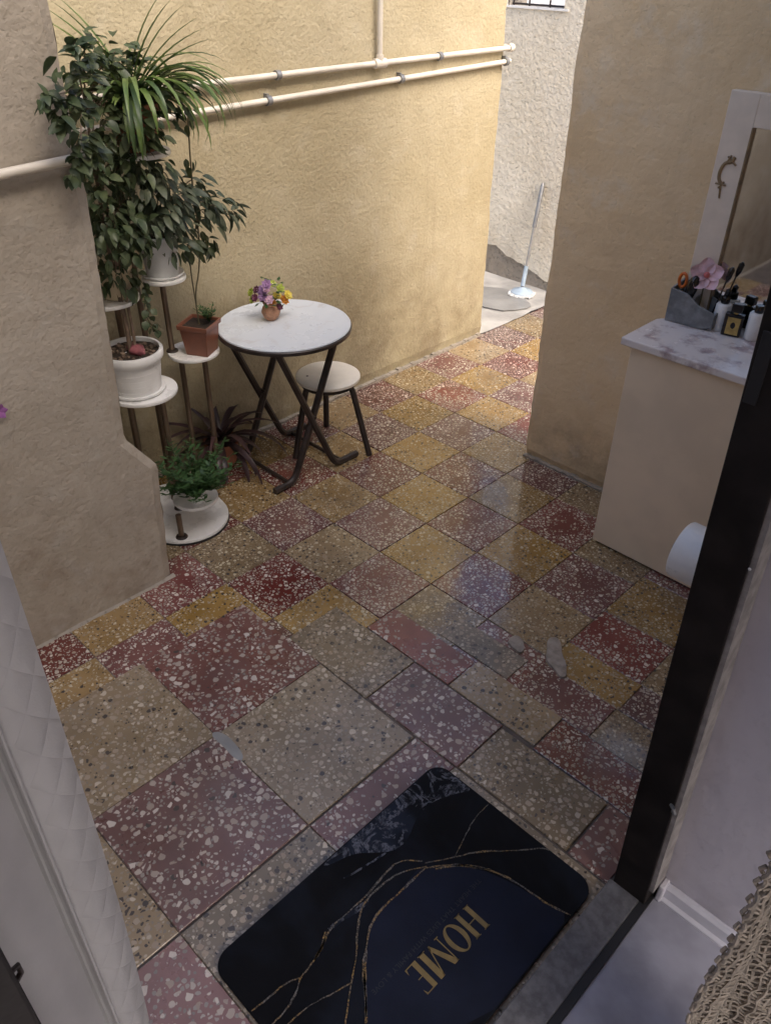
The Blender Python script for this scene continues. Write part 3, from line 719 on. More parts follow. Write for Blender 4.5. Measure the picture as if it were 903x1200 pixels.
# ---------------------------------------------------------------- round folding table
TC = Vector((-.552, .135, 0)); TZ = .5; TR = .205
tb = thing('folding_table', 'round white marble topped folding table with crossed dark legs', 'table', TC)
m = MB(); m.lathe([(.0, 0), (TR - .004, 0), (TR - .002, .003), (TR - .004, .006), (0, .006)], 64, (0, 0, TZ - .006)); m.build('table_top', M['tabletop'], tb, smooth=True)
m = MB(); m.lathe([(TR - .012, 0), (TR, 0), (TR + .001, .010), (TR - .0015, .0125), (TR - .012, .0125)], 64, (0, 0, TZ - .0175)); m.build('edge_band', M['iron'], tb, smooth=True)
def bend(pts, rad=.03, n=5):
    pts = [Vector(p) for p in pts]; o = [pts[0]]
    for a, b, c in zip(pts, pts[1:], pts[2:]):
        d0 = min(rad, (a - b).length * .45); d1 = min(rad, (c - b).length * .45)
        p0 = b + (a - b).normalized() * d0; p1 = b + (c - b).normalized() * d1
        for k in range(n + 1):
            t = k / n; o.append(p0 * (1 - t) ** 2 + b * 2 * t * (1 - t) + p1 * t * t)
    return o + [pts[-1]]
lr = .0112
xi = {0: -.150, 1: .118}; 
for k_ in (0, 1):
    x = xi[k_]; x2 = x + (.012 if k_ == 0 else -.012)
    m = MB(); m.tube(bend([(x, -.125, TZ - .02), (x, .075, .03), (x, .10, lr), (x, .185, lr)], .035), lr, 8); m.build('leg', M['iron'], tb, smooth=True)
    m = MB(); m.tube(bend([(x2, .125, TZ - .02), (x2, -.075, .03), (x2, -.10, lr), (x2, -.165, lr)], .035), lr, 8); m.build('leg', M['iron'], tb, smooth=True)
    m = MB(); m.tube([(min(x, x2) - .01, 0.0, .222), (max(x, x2) + .01, 0.0, .222)], .005, 8); m.build('pivot_bolt', M['iron'], tb, smooth=True)
m = MB(); m.tube([(xi[0], .115, lr), (xi[1], .115, lr)], .0065, 8); m.build('stretcher', M['iron'], tb, smooth=True)
m = MB(); m.tube([(xi[0] + .012, -.10, lr), (xi[1] - .012, -.10, lr)], .0065, 8); m.build('stretcher', M['iron'], tb, smooth=True)
for yy in (-.125, .125):
    m = MB(); m.tube([(xi[0], yy, TZ - .021), (xi[1], yy, TZ - .021)], .0065, 8); m.build('top_rail', M['iron'], tb, smooth=True)
# vase of flowers on the table
vp = G(318, 374, TZ); vz = TZ
vf = thing('flower_vase', 'little clay vase of mixed purple and yellow flowers on the round table', 'flower vase', (vp.x, vp.y, vz))
m = MB(); m.lathe([(.010, 0), (.016, .006), (.021, .018), (.018, .028), (.014, .033), (.017, .038), (.014, .038), (.010, .030), (.0, .03)], 20); m.build('vase', plain('clay_vase', (.42, .22, .13), .5, .25, .1, 60), vf, smooth=True)
fcols = [('lilac', (.36, .22, .40)), ('lilac', (.30, .17, .32)), ('pink', (.62, .40, .50)), ('yellow', (.62, .50, .08)), ('orange', (.62, .26, .04)), ('plum', (.13, .035, .07)), ('plum', (.10, .03, .05)), ('cream', (.68, .62, .46)), ('lime', (.36, .42, .06))]
fm = {}
for nme, c in fcols: fm[(nme, c)] = plain('petal_' + nme, c, .6, .25, .1, 60)
def flowermesh(nme, mat, r=.010, np_=7):
    m = MB()
    for ring_, (rr, up) in enumerate(((r, .2), (r * .65, .7))):
        for k in range(np_):
            a = 2 * math.pi * (k + ring_ * .5) / np_; w_ = rr * .42
            c, s = math.cos(a), math.sin(a)
            def pt(d, o, z): return (c * d - s * o, s * d + c * o, z)
            m.add([pt(0, 0, 0), pt(rr * .6, w_, rr * up * .5), pt(rr, 0, rr * up), pt(rr * .6, -w_, rr * up * .5)], [(0, 1, 2, 3)])
    m.lathe([(.0, 0), (r * .22, .001), (r * .2, r * .3), (0, r * .38)], 8)
    return m.mesh('flower', mat, False)
fmesh = [flowermesh(n_, fm[(n_, c)], U(.009, .0125)) for n_, c in fcols]
pal = [((-.022, .0), 5), ((-.014, .010), 0), ((-.006, .004), 2), ((.010, -.006), 3), ((.004, .014), 8), ((.018, .012), 8), ((.028, .004), 3), ((.002, -.014), 4), ((-.012, -.014), 6), ((.014, -.016), 5), ((-.028, -.006), 8), ((-.020, .016), 6), ((.008, .020), 7), ((-.002, .022), 1), ((-.010, .0), 1), ((.022, -.008), 4), ((.0, -.004), 2), ((-.030, .006), 8)]
fwd_xy = Vector((-sy_, -cy_, 0)); rg = RGT0
for k_, ((a, b), ci) in enumerate(pal):
    h = .058 + b * 1.2 + U(-.006, .006) - abs(a) * .3
    p = rg * (a * 1.35) + fwd_xy * (U(-.014, .016)) + Vector((0, 0, h))
    d = Vector((p.x, p.y, .03)).normalized() * .7 + fwd_xy * .5
    o = link('flower', fmesh[ci], vf, p, d.to_track_quat('Z', 'Y').to_euler())
m = MB()
for k_ in range(60):
    a = U(0, 6.28); h = U(.034, .085); rr = U(.006, .030); p = Vector((rr * math.cos(a), rr * math.sin(a), h)); d = Vector((math.cos(a + U(-1, 1)), math.sin(a + U(-1, 1)), U(-.5, .6))).normalized() * U(.010, .018); s = d.cross(Vector((0, 0, 1))).normalized() * .004
    m.add([p, p + d * .5 + s, p + d, p + d * .5 - s], [(0, 1, 2, 3)])
m.build('greenery', M['bush'], vf, kind='stuff')

vf.scale = (1.4, 1.4, 1.4)
# ---------------------------------------------------------------- stool
SC = Vector((-.547, .300, 0)); SZ = .278
st = thing('stool', 'round cream seated stool with three dark legs partly under the table', 'stool', SC)
m = MB(); m.lathe([(.0, 0), (.100, 0), (.107, .004), (.107, .013), (.101, .017), (0, .0175)], 48, (0, 0, SZ - .0175)); m.build('seat', M['cream'], st, smooth=True)
m = MB(); m.lathe([(.0, 0), (.004, .0), (.004, .0008), (0, .001)], 10, (-.035, -.06, SZ - .0003)); m.build('screw_head', M['iron'], st)
for fx, fy in ((-.408, .356), (-.571, .161), (-.662, .385)):
    d = Vector((fx, fy, 0)) - SC; u = d.normalized()
    m = MB(); m.tube(bend([u * .035 + Vector((0, 0, SZ - .024)), u * .085 + Vector((0, 0, SZ - .026)), d + Vector((0, 0, .0))], .03), .0105, 10); m.build('leg', M['iron'], st, smooth=True)
m = MB(); m.tube([(.088 * math.cos(a), .088 * math.sin(a), SZ - .030) for a in [2 * math.pi * k / 24 for k in range(25)]], .005, 8); m.build('ring', M['iron'], st, smooth=True)

# ---------------------------------------------------------------- mop
mp_ = G(611, 344, .012)
mpt = thing('mop', 'round headed mop with grey handle leaning on the far wall', 'mop', (mp_.x, mp_.y, 0))
m = MB(); m.lathe([(.0, 0), (.052, 0), (.055, .005), (.048, .013), (.02, .020), (.012, .030), (0, .031)], 32, (0, 0, .018)); m.build('head', M['mop'], mpt, smooth=True)
m = MB()
for k_ in range(70):
    a = 2 * math.pi * k_ / 70; r1 = U(.056, .070)
    m.tube([(.045 * math.cos(a), .045 * math.sin(a), .020), (.056 * math.cos(a), .056 * math.sin(a), .018), (r1 * math.cos(a + .05), r1 * math.sin(a + .05), U(.010, .014))], .0035, 5)
m.build('fringe', M['mopfringe'], mpt, kind='stuff')
top = PY(636, 214, FY - .012) - Vector((mp_.x, mp_.y, 0)); jt = Vector((0, 0, .052))
m = MB(); m.tube([(0, 0, .030), jt], .008, 10); m.build('joint', M['steel'], mpt, smooth=True)
m = MB(); m.tube([jt, jt.lerp(top, .6)], .0075, 10); m.build('handle', plain('grey_tube', (.30, .30, .29), .35, .1, .03, metal=.3), mpt, smooth=True)
m = MB(); m.tube([jt.lerp(top, .0), jt.lerp(top, .2)], .0105, 10); m.build('sleeve', M['mop'], mpt, smooth=True)
m = MB(); m.tube([jt.lerp(top, .58), jt.lerp(top, .97), top], [.0105, .0105, .005], 10); m.build('grip', M['steel'], mpt, smooth=True)

# ---------------------------------------------------------------- cabinet, mirror and things on it
CZ = .645
cb = thing('shoe_cabinet', 'slim beige shoe cabinet with mauve veined marble top against the wall', 'cabinet', (.7, .6, 0))
def cbm(m): m.v = [(v[0] - .7, v[1] - .6, v[2]) for v in m.v]; return m
m = MB(); m.box((.404, .494, .018), (.985, .733, CZ - .0205)); cbm(m).build('body', M['cab'], cb, bevel=.002)
m = MB(); m.box((.406, .4895, .006), (.984, .4935, CZ - .024)); cbm(m).build('front_panel', M['cab'], cb, bevel=.0015)
for x in (.43, .96):
    for y in (.515, .71): m = MB(); m.box((x - .014, y - .014, -.001), (x + .014, y + .014, .0185)); cbm(m).build('foot', M['jamb'], cb)
m = MB(); m.prism([(.382, .474), (.995, .474), (.995, .7385), (.44, .7385), (.382, .648)], CZ - .020, CZ); cbm(m).build('marble_top', M['slab'], cb, bevel=.003)
mr = thing('wall_mirror', 'tall white framed mirror with brass ornament fixed above the shoe cabinet', 'mirror', (.7, .725, .9))
def mrm(m): m.v = [(v[0] - .7, v[1] - .725, v[2] - .9) for v in m.v]; return m
def skx(z): return .0  # frame stands upright
m = MB(); m.box((.412, .716, CZ + .0005), (.482, .7375, 1.186)); m.box((.482, .716, 1.115), (.93, .7375, 1.186)); m.box((.93, .716, CZ + .0005), (.985, .7375, 1.186)); mrm(m).build('frame', M['cab'] if 0 else plain('cream_frame', (.70, .61, .51), .4, .05, .03), mr, bevel=.0015)
m = MB(); m.box((.483, .7225, CZ + .001), (.9295, .7365, 1.1145)); mrm(m).build('glass', M['mirror'], mr)
m = MB(); m.box((.4815, .7135, CZ + .001), (.4855, .7225, 1.1145)); mrm(m).build('bead', M['brass'], mr)
hk = [PY(x, y, .7145) for x, y in ((861, 184), (857, 190), (850, 190), (845, 196), (842, 204), (842, 212), (846, 216))]
m = MB(); m.tube(smoothp(hk, 2), .0042, 8); m.v = [(v[0], .7145 + (v[1] - .7145) * .5, v[2]) for v in m.v]
for a, b in (((853, 183), (862, 194)), ((852, 189), (857, 182)), ((838, 214), (850, 217)), ((841, 220), (848, 213)), ((844, 216), (842, 232))):
    m.tube([PY(*a, .7145), PY(*b, .7145)], .0024, 6)
mrm(m).build('ornament', M['brass'], mr, smooth=True)
# organiser
og = thing('desk_organiser', 'grey felt organiser with sloping side on the cabinet top', 'organiser', (.46, .69, CZ))
def ogm(m): m.v = [(v[0] - .46, v[1] - .69, v[2] - CZ) for v in m.v]; return m
def orx(u, w, z):   # u along, w depth
    a = Vector((.402, .653)); d = Vector((.124, .010)); q = a + d * u; return (q.x, q.y + w * .068, CZ + z)
m = MB(); t = .05
def slab(m, ps, dv):
    n = len(ps); vs = ps + [tuple(Vector(p) + Vector(dv)) for p in ps]
    m.add(vs, [tuple(range(n)), tuple(range(2 * n - 1, n - 1, -1))] + [(i, (i + 1) % n, n + (i + 1) % n, n + i) for i in range(n)])
front = [(0, .001), (.80, .001), (.97, .010), (1.0, .030), (.97, .048), (.86, .052), (.62, .060), (.36, .082), (.0, .088)]
slab(m, [orx(u, 0, z) for u, z in front], (0, .006, 0)); slab(m, [orx(u, .9, z + (.012 if z > .04 else 0)) for u, z in front], (0, .006, 0))
slab(m, [orx(0, .0, .001), orx(0, 1, .001), orx(0, 1, .10), orx(0, 0, .088)], (.005, 0, 0)); slab(m, [orx(.97, .0, .006), orx(.97, 1, .006), orx(.97, 1, .055), orx(.97, 0, .045)], (.005, 0, 0))
slab(m, [orx(.45, .05, .003), orx(.45, .95, .003), orx(.45, .95, .075), orx(.45, .05, .068)], (.004, 0, 0)); slab(m, [orx(.03, .05, .001), orx(.9, .05, .001), orx(.9, .95, .001), orx(.03, .95, .001)], (0, 0, .004))
ogm(m).build('felt_box', M['felt'], og, bevel=.0015)
def stand(name, label, cat, base, parts, group=None):
    o = thing(name, label, cat, base, group)
    for nm, mb, mat in parts: mb.build(nm, mat, o, smooth=True)
    return o
b = Vector(orx(.16, .4, .006)); tp = Vector((-.006, 0, .098))
stand('scissors', 'orange handled tool standing in the grey organiser', 'tool', b, [('handle', MB().tube([tp + Vector((.010 * math.cos(a), 0, .018 * math.sin(a))) for a in [2 * math.pi * k / 16 for k in range(17)]], .0042, 8), M['orange']), ('shaft', MB().tube([(0, 0, 0), tp + Vector((0, 0, -.016))], .003, 8), M['steel'])])
b = Vector(orx(.30, .25, .006))
stand('hair_brush', 'black oval hair brush standing in the grey organiser', 'brush', b, [('head', MB().tube([(.0, 0, .055), (.004, 0, .066), (.008, 0, .085), (.011, 0, .105), (.013, 0, .117), (.0135, 0, .121)], [.006, .0125, .0145, .0135, .009, .002], 14), M['black']), ('handle', MB().tube([(-.003, 0, 0), (.0, 0, .058)], .005, 8), M['black'])])
b = Vector(orx(.52, .55, .006)); fl = thing('silk_orchid', 'pale pink artificial orchid bloom standing in the grey organiser', 'flower', b)
m = MB(); m.tube([(0, 0, 0), (.002, 0, .05), (0, .002, .10)], .002, 6); m.build('stem', M['stem'], fl, smooth=True)
def petal(L_, W_, cup=.25):
    m = MB(); m.grid(lambda u, v: ((v - .0) * L_, (u - .5) * W_ * math.sin(math.pi * min(1, .12 + v * .86)) ** .7, cup * L_ * (v * v) * .5 + .15 * W_ * (2 * u - 1) ** 2), 6, 6); return m.mesh('petal', M['pinkpetal'], True)
pm = petal(.042, .042); fc0 = Vector((.002, -.004, .122)); face = Matrix.Rotation(math.radians(68), 4, 'X') @ Matrix.Identity(4)
face = (Vector((.45, -.75, .45))).to_track_quat('Z', 'Y').to_matrix().to_4x4()
for k_, a in enumerate((20, 95, 165, 235, 305)):
    o = link('petal', pm, fl, fc0); o.rotation_euler = (face @ Matrix.Rotation(math.radians(a), 4, 'Z')).to_euler()
m = MB(); m.lathe([(.0, 0), (.006, .002), (.0075, .008), (.004, .012), (0, .013)], 10); o = m.build('heart', M['skin'], fl, smooth=True, loc=fc0); o.rotation_euler = face.to_euler()
for q, (u_, w_, hh, lean) in enumerate(((.80, .5, .118, .020), (.90, .6, .070, .012))):
    b = Vector(orx(u_, w_, .006)); tp = Vector((lean, 0, hh))
    stand('makeup_brush', ('tall thin black makeup brush in the grey organiser' if q == 0 else 'short black makeup brush in the grey organiser'), 'brush', b, [('handle', MB().tube([(0, 0, 0), tp], .0022, 8), M['black']), ('bristles', MB().tube([tp, tp * 1.06 + Vector((.002, 0, .006)), tp * 1.14 + Vector((.004, 0, .016)), tp * 1.16 + Vector((.005, 0, .02))], [.003, .007, .0075, .002], 10), M['black'])])
pf = G(851, 391, CZ); pf = Vector((.570, .684, CZ))
pt = thing('perfume_bottle', 'black rectangular perfume bottle with gold label on the cabinet top', 'bottle', pf)
ra = math.radians(14); pt.rotation_euler = (0, 0, ra)
m = MB(); m.box((-.023, -.010, .0005), (.023, .010, .058)); m.build('bottle', M['black'], pt, bevel=.003)
m = MB(); m.box((-.014, -.0112, .006), (.017, -.0098, .050)); m.build('label', M['gold'], pt)
m = MB(); m.lathe([(.0, 0), (.006, 0), (.006, .003), (.0045, .003), (.0045, .008), (.006, .008), (.006, .011), (0, .011)], 12); m.v = [(v[0] + .0015, -.0113 - v[2] * .05, v[1] * 1.4 + .030) for v in m.v]; m.build('emblem', M['black'], pt)
m = MB(); m.box((-.012, -.009, .0615), (.015, .009, .084)); m.build('cap', M['black'], pt, bevel=.003)
m = MB(); m.lathe([(.006, 0), (.006, .005)], 14, (0.001, 0, .0575)); m.build('neck', M['gold'], pt)
for q, (x, y) in enumerate(((.530, .700), (.618, .700))):
    jr = thing('jar', ('white cylindrical jar with black lid between organiser and perfume bottle' if q == 0 else 'white cylindrical jar with black lid beside the door frame'), 'jar', (x, y, CZ))
    m = MB(); m.lathe([(.0, .0005), (.0175, .0005), (.0195, .003), (.0195, .066), (.016, .070), (0, .070)], 28); m.build('body', M['whitelam'], jr, smooth=True)
    m = MB(); m.lathe([(.0, 0), (.010, 0), (.011, .002), (.011, .015), (.009, .018), (0, .018)], 18, (0, 0, .0702)); m.build('lid', M['black'], jr, smooth=True)
# paper roll on a peg fixed to the house front, just outside the door frame
ro_ = Vector((1.04, -.25, .668))
pr_ = thing('paper_roll', 'white paper roll on a wall peg showing past the dark door jamb', 'paper roll', ro_)
def xl(prof, n=40):
    m = MB(); m.lathe(prof, n); m.v = [(-v[2], v[0], v[1]) for v in m.v]; return m
m = xl([(.017, .014), (.046, .014), (.0475, .016), (.048, .06), (.0475, .112), (.046, .114), (.017, .114)]); m.f = m.f[:-2]; m.m = m.m[:-2]; m.build('paper', M['white'], pr_, smooth=True)
m = xl([(.0168, .0145), (.0168, .1135)], 20); m.f = m.f[:-2]; m.m = m.m[:-2]; m.build('core', M['cream'], pr_, smooth=True)
xl([(.006, -.002), (.006, .120), (.010, .121), (.010, .125), (.004, .126)], 14).build('peg', M['steel'], pr_, smooth=True)

# ---------------------------------------------------------------- plant stand and plants
sd = thing('plant_stand', 'tiered plant stand of round white shelves on bronze tube posts', 'plant stand', (-.6, -.28, 0))
so = Vector((-.6, -.28, 0))
def hull(c1, r1, c2, r2, n=40):
    pts = [(c1[0] + r1 * math.cos(2 * math.pi * k / n), c1[1] + r1 * math.sin(2 * math.pi * k / n)) for k in range(n)] + [(c2[0] + r2 * math.cos(2 * math.pi * k / n), c2[1] + r2 * math.sin(2 * math.pi * k / n)) for k in range(n)]
    pts = sorted(set(pts)); 
    def half(p):
        h = []
        for q in p:
            while len(h) > 1 and (h[-1][0] - h[-2][0]) * (q[1] - h[-2][1]) - (h[-1][1] - h[-2][1]) * (q[0] - h[-2][0]) <= 0: h.pop()
            h.append(q)
        return h[:-1]
    return half(pts) + half(pts[::-1])
hp = hull((-.525, -.312), .128, (-.60, -.30), .128)
m = MB(); m.prism(hp, .006, .016); lb(m, so).build('base', M['whitelam'], sd, bevel=.001)
hc = [(sum(p[0] for p in hp) / len(hp)), (sum(p[1] for p in hp) / len(hp))]
m = MB(); m.prism([(hc[0] + (p[0] - hc[0]) * 1.008, hc[1] + (p[1] - hc[1]) * 1.008) for p in hp], -.001, .0058); lb(m, so).build('base_trim', M['blackrubber'], sd)
SH = {'cup': (-.478, -.297, .105, .066), 'white': (-.615, -.332, .42, .096), 'brown': (-.668, -.120, .455, .076), 'left': (-.680, -.350, .675, .082), 'mid': (-.655, -.190, .70, .060), 'top': (-.62, -.225, 1.03, .075)}
for nme, (x, y, z, rr) in SH.items():
    m = MB(); m.lathe([(.0, -.010), (rr - .001, -.010), (rr, -.008), (rr, -.002), (rr - .001, 0), (0, 0)], 48, (x, y, z)); lb(m, so).build('shelf', M['whitelam'], sd, smooth=True)
def post(x, y, z0, z1, fl=True):
    m = MB(); m.tube([(x, y, z0), (x, y, z1)], .0085, 12)
    o = lb(m, so).build('post', M['post'], sd, smooth=True)
    if fl:
        f = MB(); f.lathe([(.0, 0), (.018, 0), (.016, .004), (.010, .006), (0, .006)], 16, (x, y, z0)); lb(f, so).build('flange', M['iron'], o, smooth=True)
bp_ = G(213, 629, .016)
post(bp_.x, bp_.y, .016, .095); post(-.60, -.385, .016, .41); post(-.655, -.36, .016, .41, False); post(-.575, -.30, .016, .41); post(-.630, -.285, .016, .41, False)
post(-.705, -.145, 0, .445); post(-.640, -.105, 0, .445); q = G(202, 411, .455); post(q.x, q.y, .455, .69)
post(-.675, -.395, .42, .665); post(-.70, -.25, .016, 1.02, False); post(-.72, -.31, .42, .665)
# --- pots
def potlathe(prof, n=36): return MB().lathe(prof, n)
def pot(name, label, loc, prof, mat, soil_r, soil_z, cat='potted plant'):
    o = thing(name, label, cat, loc)
    potlathe(prof).build('pot', mat, o, smooth=True)
    m = MB(); m.grid(lambda u, v: (soil_r * v * math.cos(u * 2 * math.pi), soil_r * v * math.sin(u * 2 * math.pi), soil_z + .004 * nz(u * 9, v * 9)), 24, 5); m.build('soil', M['soil'], o)
    return o
# leaves
def leafmesh(name, L_, W_, mat, fold=.25, curl=.3, n=5, tip=.5):
    m = MB(); vs = []; 
    for i in range(n + 1):
        t = i / n; w_ = W_ * .5 * (math.sin(math.pi * min(1, t ** .8)) ** .8 if 0 < t < 1 else 0); zc = -curl * L_ * t * t
        vs += [(t * L_, w_, zc + fold * w_), (t * L_, 0, zc), (t * L_, -w_, zc + fold * w_)]
    fs = []
    for i in range(n):
        a = 3 * i; fs += [(a, a + 1, a + 4, a + 3), (a + 1, a + 2, a + 5, a + 4)]
    m.add(vs, fs); return m.mesh(name, mat, True)
def orient(d, upish=Vector((0, 0, 1)), roll=0.0):
    d = d.normalized(); s = upish.cross(d)
    s = s.normalized() if s.length > 1e-4 else d.orthogonal().normalized()
    u = d.cross(s); m_ = Matrix((d, s, u)).transposed()
    return (m_ @ Matrix.Rotation(roll, 3, 'X')).to_euler()
LEAFN = {}
def leaves(parent, base, tips, meshes, scale=(.8, 1.2), droop=.5):
    for p, d in tips:
        e = orient(d + Vector((0, 0, -droop * rnd())), roll=U(-.7, .7)); s = U(*scale); me = random.choice(meshes)
        n = LEAFN.setdefault(parent.name, [0, MB(), me.materials[0], parent]); n[0] += 1
        if n[0] % 2 and n[0] < 600:
            o = link('leaf', me, parent, p - base, e); o.scale = (s, s, s)
        else:
            M3 = e.to_matrix(); q_ = p - base
            n[1].add([M3 @ (v.co * (s / S)) + q_ for v in me.vertices], [tuple(f.vertices) for f in me.polygons])
def rest_leaves(parent):
    n = LEAFN[parent.name]
    if n[1].v: n[1].build('foliage', n[2], parent, smooth=True, fixn=False, kind='stuff')
# --- 1 ficus in the big white pot
fb_ = Vector((SH['white'][0] - .005, SH['white'][1] - .012, .42))
fic = pot('potted_ficus', 'tall dark leaved ficus in a ribbed white pot on the plant stand', fb_, [(.0, .0005), (.062, .0005), (.066, .006), (.070, .04), (.0735, .075), (.0765, .1), (.084, .101), (.086, .106), (.086, .121), (.083, .125), (.077, .124), (.075, .112), (0, .112)], M['white'], .0755, .1135)
m = MB(); m.lathe([(.0, 0.0006), (.072, .0006), (.078, .006), (.078, .010), (.070, .009), (0, .009)], 36); m.build('saucer', M['white'], fic, smooth=True)
for q in range(5):
    m = MB(); rr = .0665 + .0018 * q; zz = .02 + .017 * q; m.tube([(rr * 1.012 * math.cos(a), rr * 1.012 * math.sin(a), zz) for a in [2 * math.pi * k / 36 for k in range(37)]], .0010, 5); m.build('rib', M['white'], fic, smooth=True)
m = MB()
for k_ in range(60):
    a = U(0, 6.28); rr = .07 * math.sqrt(rnd()); s = U(.003, .006); m.box((rr * math.cos(a) - s, rr * math.sin(a) - s, .113), (rr * math.cos(a) + s, rr * math.sin(a) + s * .6, .1155 + s * .5))
m.build('bark_chips', M['bark'], fic, kind='stuff')
m = MB(); m.grid(lambda u, v: ((.026 + .016 * nz(math.cos(6.28 * u) * 2, math.sin(6.28 * u) * 2 + v * 4, 1)) * math.sin(math.pi * v) * math.cos(2 * math.pi * u) * 1.25 + .012, (.018 + .012 * nz(v * 5, math.cos(6.28 * u) * 2, 2)) * math.sin(math.pi * v) * math.sin(2 * math.pi * u) + .01, .122 + .016 * math.cos(math.pi * v)), 18, 12); m.build('pink_stone', M['pinkstone'], fic, smooth=True)
trunk = [Vector((0, 0, .11)), Vector((-.004, .004, .2)), Vector((-.012, 0, .3)), Vector((-.006, -.006, .42)), Vector((-.012, 0, .56)), Vector((-.02, .01, .70))]
m = MB(); m.tube(smoothp(trunk, 1), [.0075 - .0004 * k for k in range(len(smoothp(trunk, 1)))], 8); m.tube(smoothp([Vector((.014, .008, .11)), Vector((.010, .012, .22)), Vector((-.004, .012, .34)), Vector((-.03, .02, .5)), Vector((-.05, .03, .62))], 1), .0045, 8); m.build('trunk', M['bark'], fic, smooth=True)
fl_ = [leafmesh('leaf', U(.028, .042), U(.013, .019), M['ficus'], .3, U(.1, .4)) for _ in range(6)]
# crown: clumps placed by their direction in the picture at the depth of the stand
cl = [(90, 75, 30, .07), (120, 95, 34, .08), (80, 120, 26, .07), (110, 140, 36, .08), (150, 90, 30, .07), (95, 170, 24, .06), (140, 155, 36, .08), (175, 130, 24, .07), (165, 185, 28, .07), (120, 200, 26, .07), (105, 235, 20, .06), (135, 245, 26, .07), (160, 225, 26, .06), (140, 285, 22, .06), (120, 270, 18, .05), (125, 320, 14, .045), (160, 270, 20, .05), (70, 110, 14, .04), (55, 118, 7, .03), (140, 330, 10, .04), (185, 105, 18, .05), (205, 115, 14, .05), (150, 120, 30, .05), (165, 150, 26, .05), (135, 60, 14, .05), (100, 55, 10, .04), (70, 140, 10, .035), (85, 200, 12, .035), (96, 183, 12, .035)]
br = MB(); n_l = 0
for (px, py, cnt, rad) in cl:
    X = -.60 + U(-.05, .06) if px > 98 else -.285 + U(-.03, .02); c = PX(px, py, X)
    if px <= 98: rad *= .55; cnt = int(cnt * .6)
    root = fb_ + trunk[min(5, max(1, int((c.z - .42 - .10) / .12)))]
    br.tube(smoothp([root - fb_, (root + c) / 2 - fb_ + Vector((0, 0, .03)), c - fb_], 1), [.0022, .002, .0018, .0015, .0012, .001][:len(smoothp([0 * root, root, root], 1))], 5)
    tips = []
    for k_ in range(int(cnt * 2.3)):
        while True:
            o = Vector((U(-1, 1), U(-1, 1), U(-1, 1)))
            if o.length < 1: break
        o = Vector((o.x * rad * .8, o.y * rad, o.z * rad * .95)); p = c + o
        if p.y < -.50 and p.x < -.30: p.x = -.305 + abs(o.x) * .2 if p.z > .5 and p.y < -.50 else p.x
        d = Vector((o.x, o.y, o.z * .6)) + (c - fb_ - Vector((0, 0, .35))) * .12 + Vector((U(-.05, .05), U(-.05, .05), U(-.06, .01))); d = d.normalized() + RGT0 * .3 + Vector((0, 0, -.35))
        tips.append((p, d)); n_l += 1
    leaves(fic, fb_, tips, fl_, (.6, 1.35), .6)
br.build('branches', M['bark'], fic, smooth=True, fixn=False); rest_leaves(fic)
# --- 2 brown planter with thin tree and little bush
q = Vector((SH['brown'][0] + .028, SH['brown'][1] + .012, SH['brown'][2]))
bpn = thing('potted_sapling', 'thin stemmed sapling and little bush in a square brown planter', 'potted plant', q)
def sqpot(m, prof, yaw):
    vs = []; n = 4
    for rr, z in prof:
        for k in range(4): a = math.radians(45 + 90 * k) + yaw; vs.append((rr * 1.414 * math.cos(a), rr * 1.414 * math.sin(a), z))
    fs = [(3, 2, 1, 0)]
    for i in range(len(prof) - 1):
        for k in range(4): fs.append((4 * i + k, 4 * i + (k + 1) % 4, 4 * i + 4 + (k + 1) % 4, 4 * i + 4 + k))
    fs.append(tuple(range(4 * (len(prof) - 1), 4 * len(prof)))); m.add(vs, fs); return m
YP = math.radians(28)
sqpot(MB(), [(.034, .0005), (.042, .080), (.047, .080), (.048, .094), (.044, .094), (.042, .084)], YP).build('pot', M['brownpot'], bpn, bevel=.0015)
sqpot(MB(), [(.0415, .0842), (.0412, .0852)], YP).build('soil', M['soil'], bpn)
def rel(px, py, X, o): return PX(px, py, X) - o
s1 = [Vector((.0, 0, .084)), rel(228, 345, -.64, q), rel(234, 315, -.64, q), rel(233, 270, -.64, q), rel(226, 225, -.64, q), rel(222, 175, -.64, q), rel(220, 130, -.64, q)]
s2 = [Vector((-.004, .004, .084)), rel(226, 335, -.65, q), rel(222, 305, -.65, q), rel(226, 285, -.65, q), rel(232, 250, -.65, q)]
m = MB(); m.tube(smoothp(s1, 2), .0022, 6); m.tube(smoothp(s2, 2), .0018, 6); m.build('stem', M['stem'], bpn, smooth=True)
ml = [leafmesh('leaf', U(.026, .036), U(.014, .019), M['ficus'], .25, U(.1, .4)) for _ in range(4)]
tips = []
for px, py, cnt, rad in ((236, 283, 20, .032), (222, 288, 10, .022), (244, 292, 8, .02), (222, 190, 5, .02), (224, 140, 4, .02), (228, 225, 5, .02)):
    c = PX(px, py, -.64)
    for _ in range(cnt):
        o = Vector((U(-1, 1), U(-1, 1), U(-1, 1))) * rad; tips.append((c + o, o + Vector((.01, .005, -.01))))
leaves(bpn, q, tips, ml); rest_leaves(bpn)
bl = [leafmesh('leaf', .016, .0055, M['bush'], .2, .1, 3) for _ in range(2)]
m = MB(); c0 = Vector((.012, .028, .088))
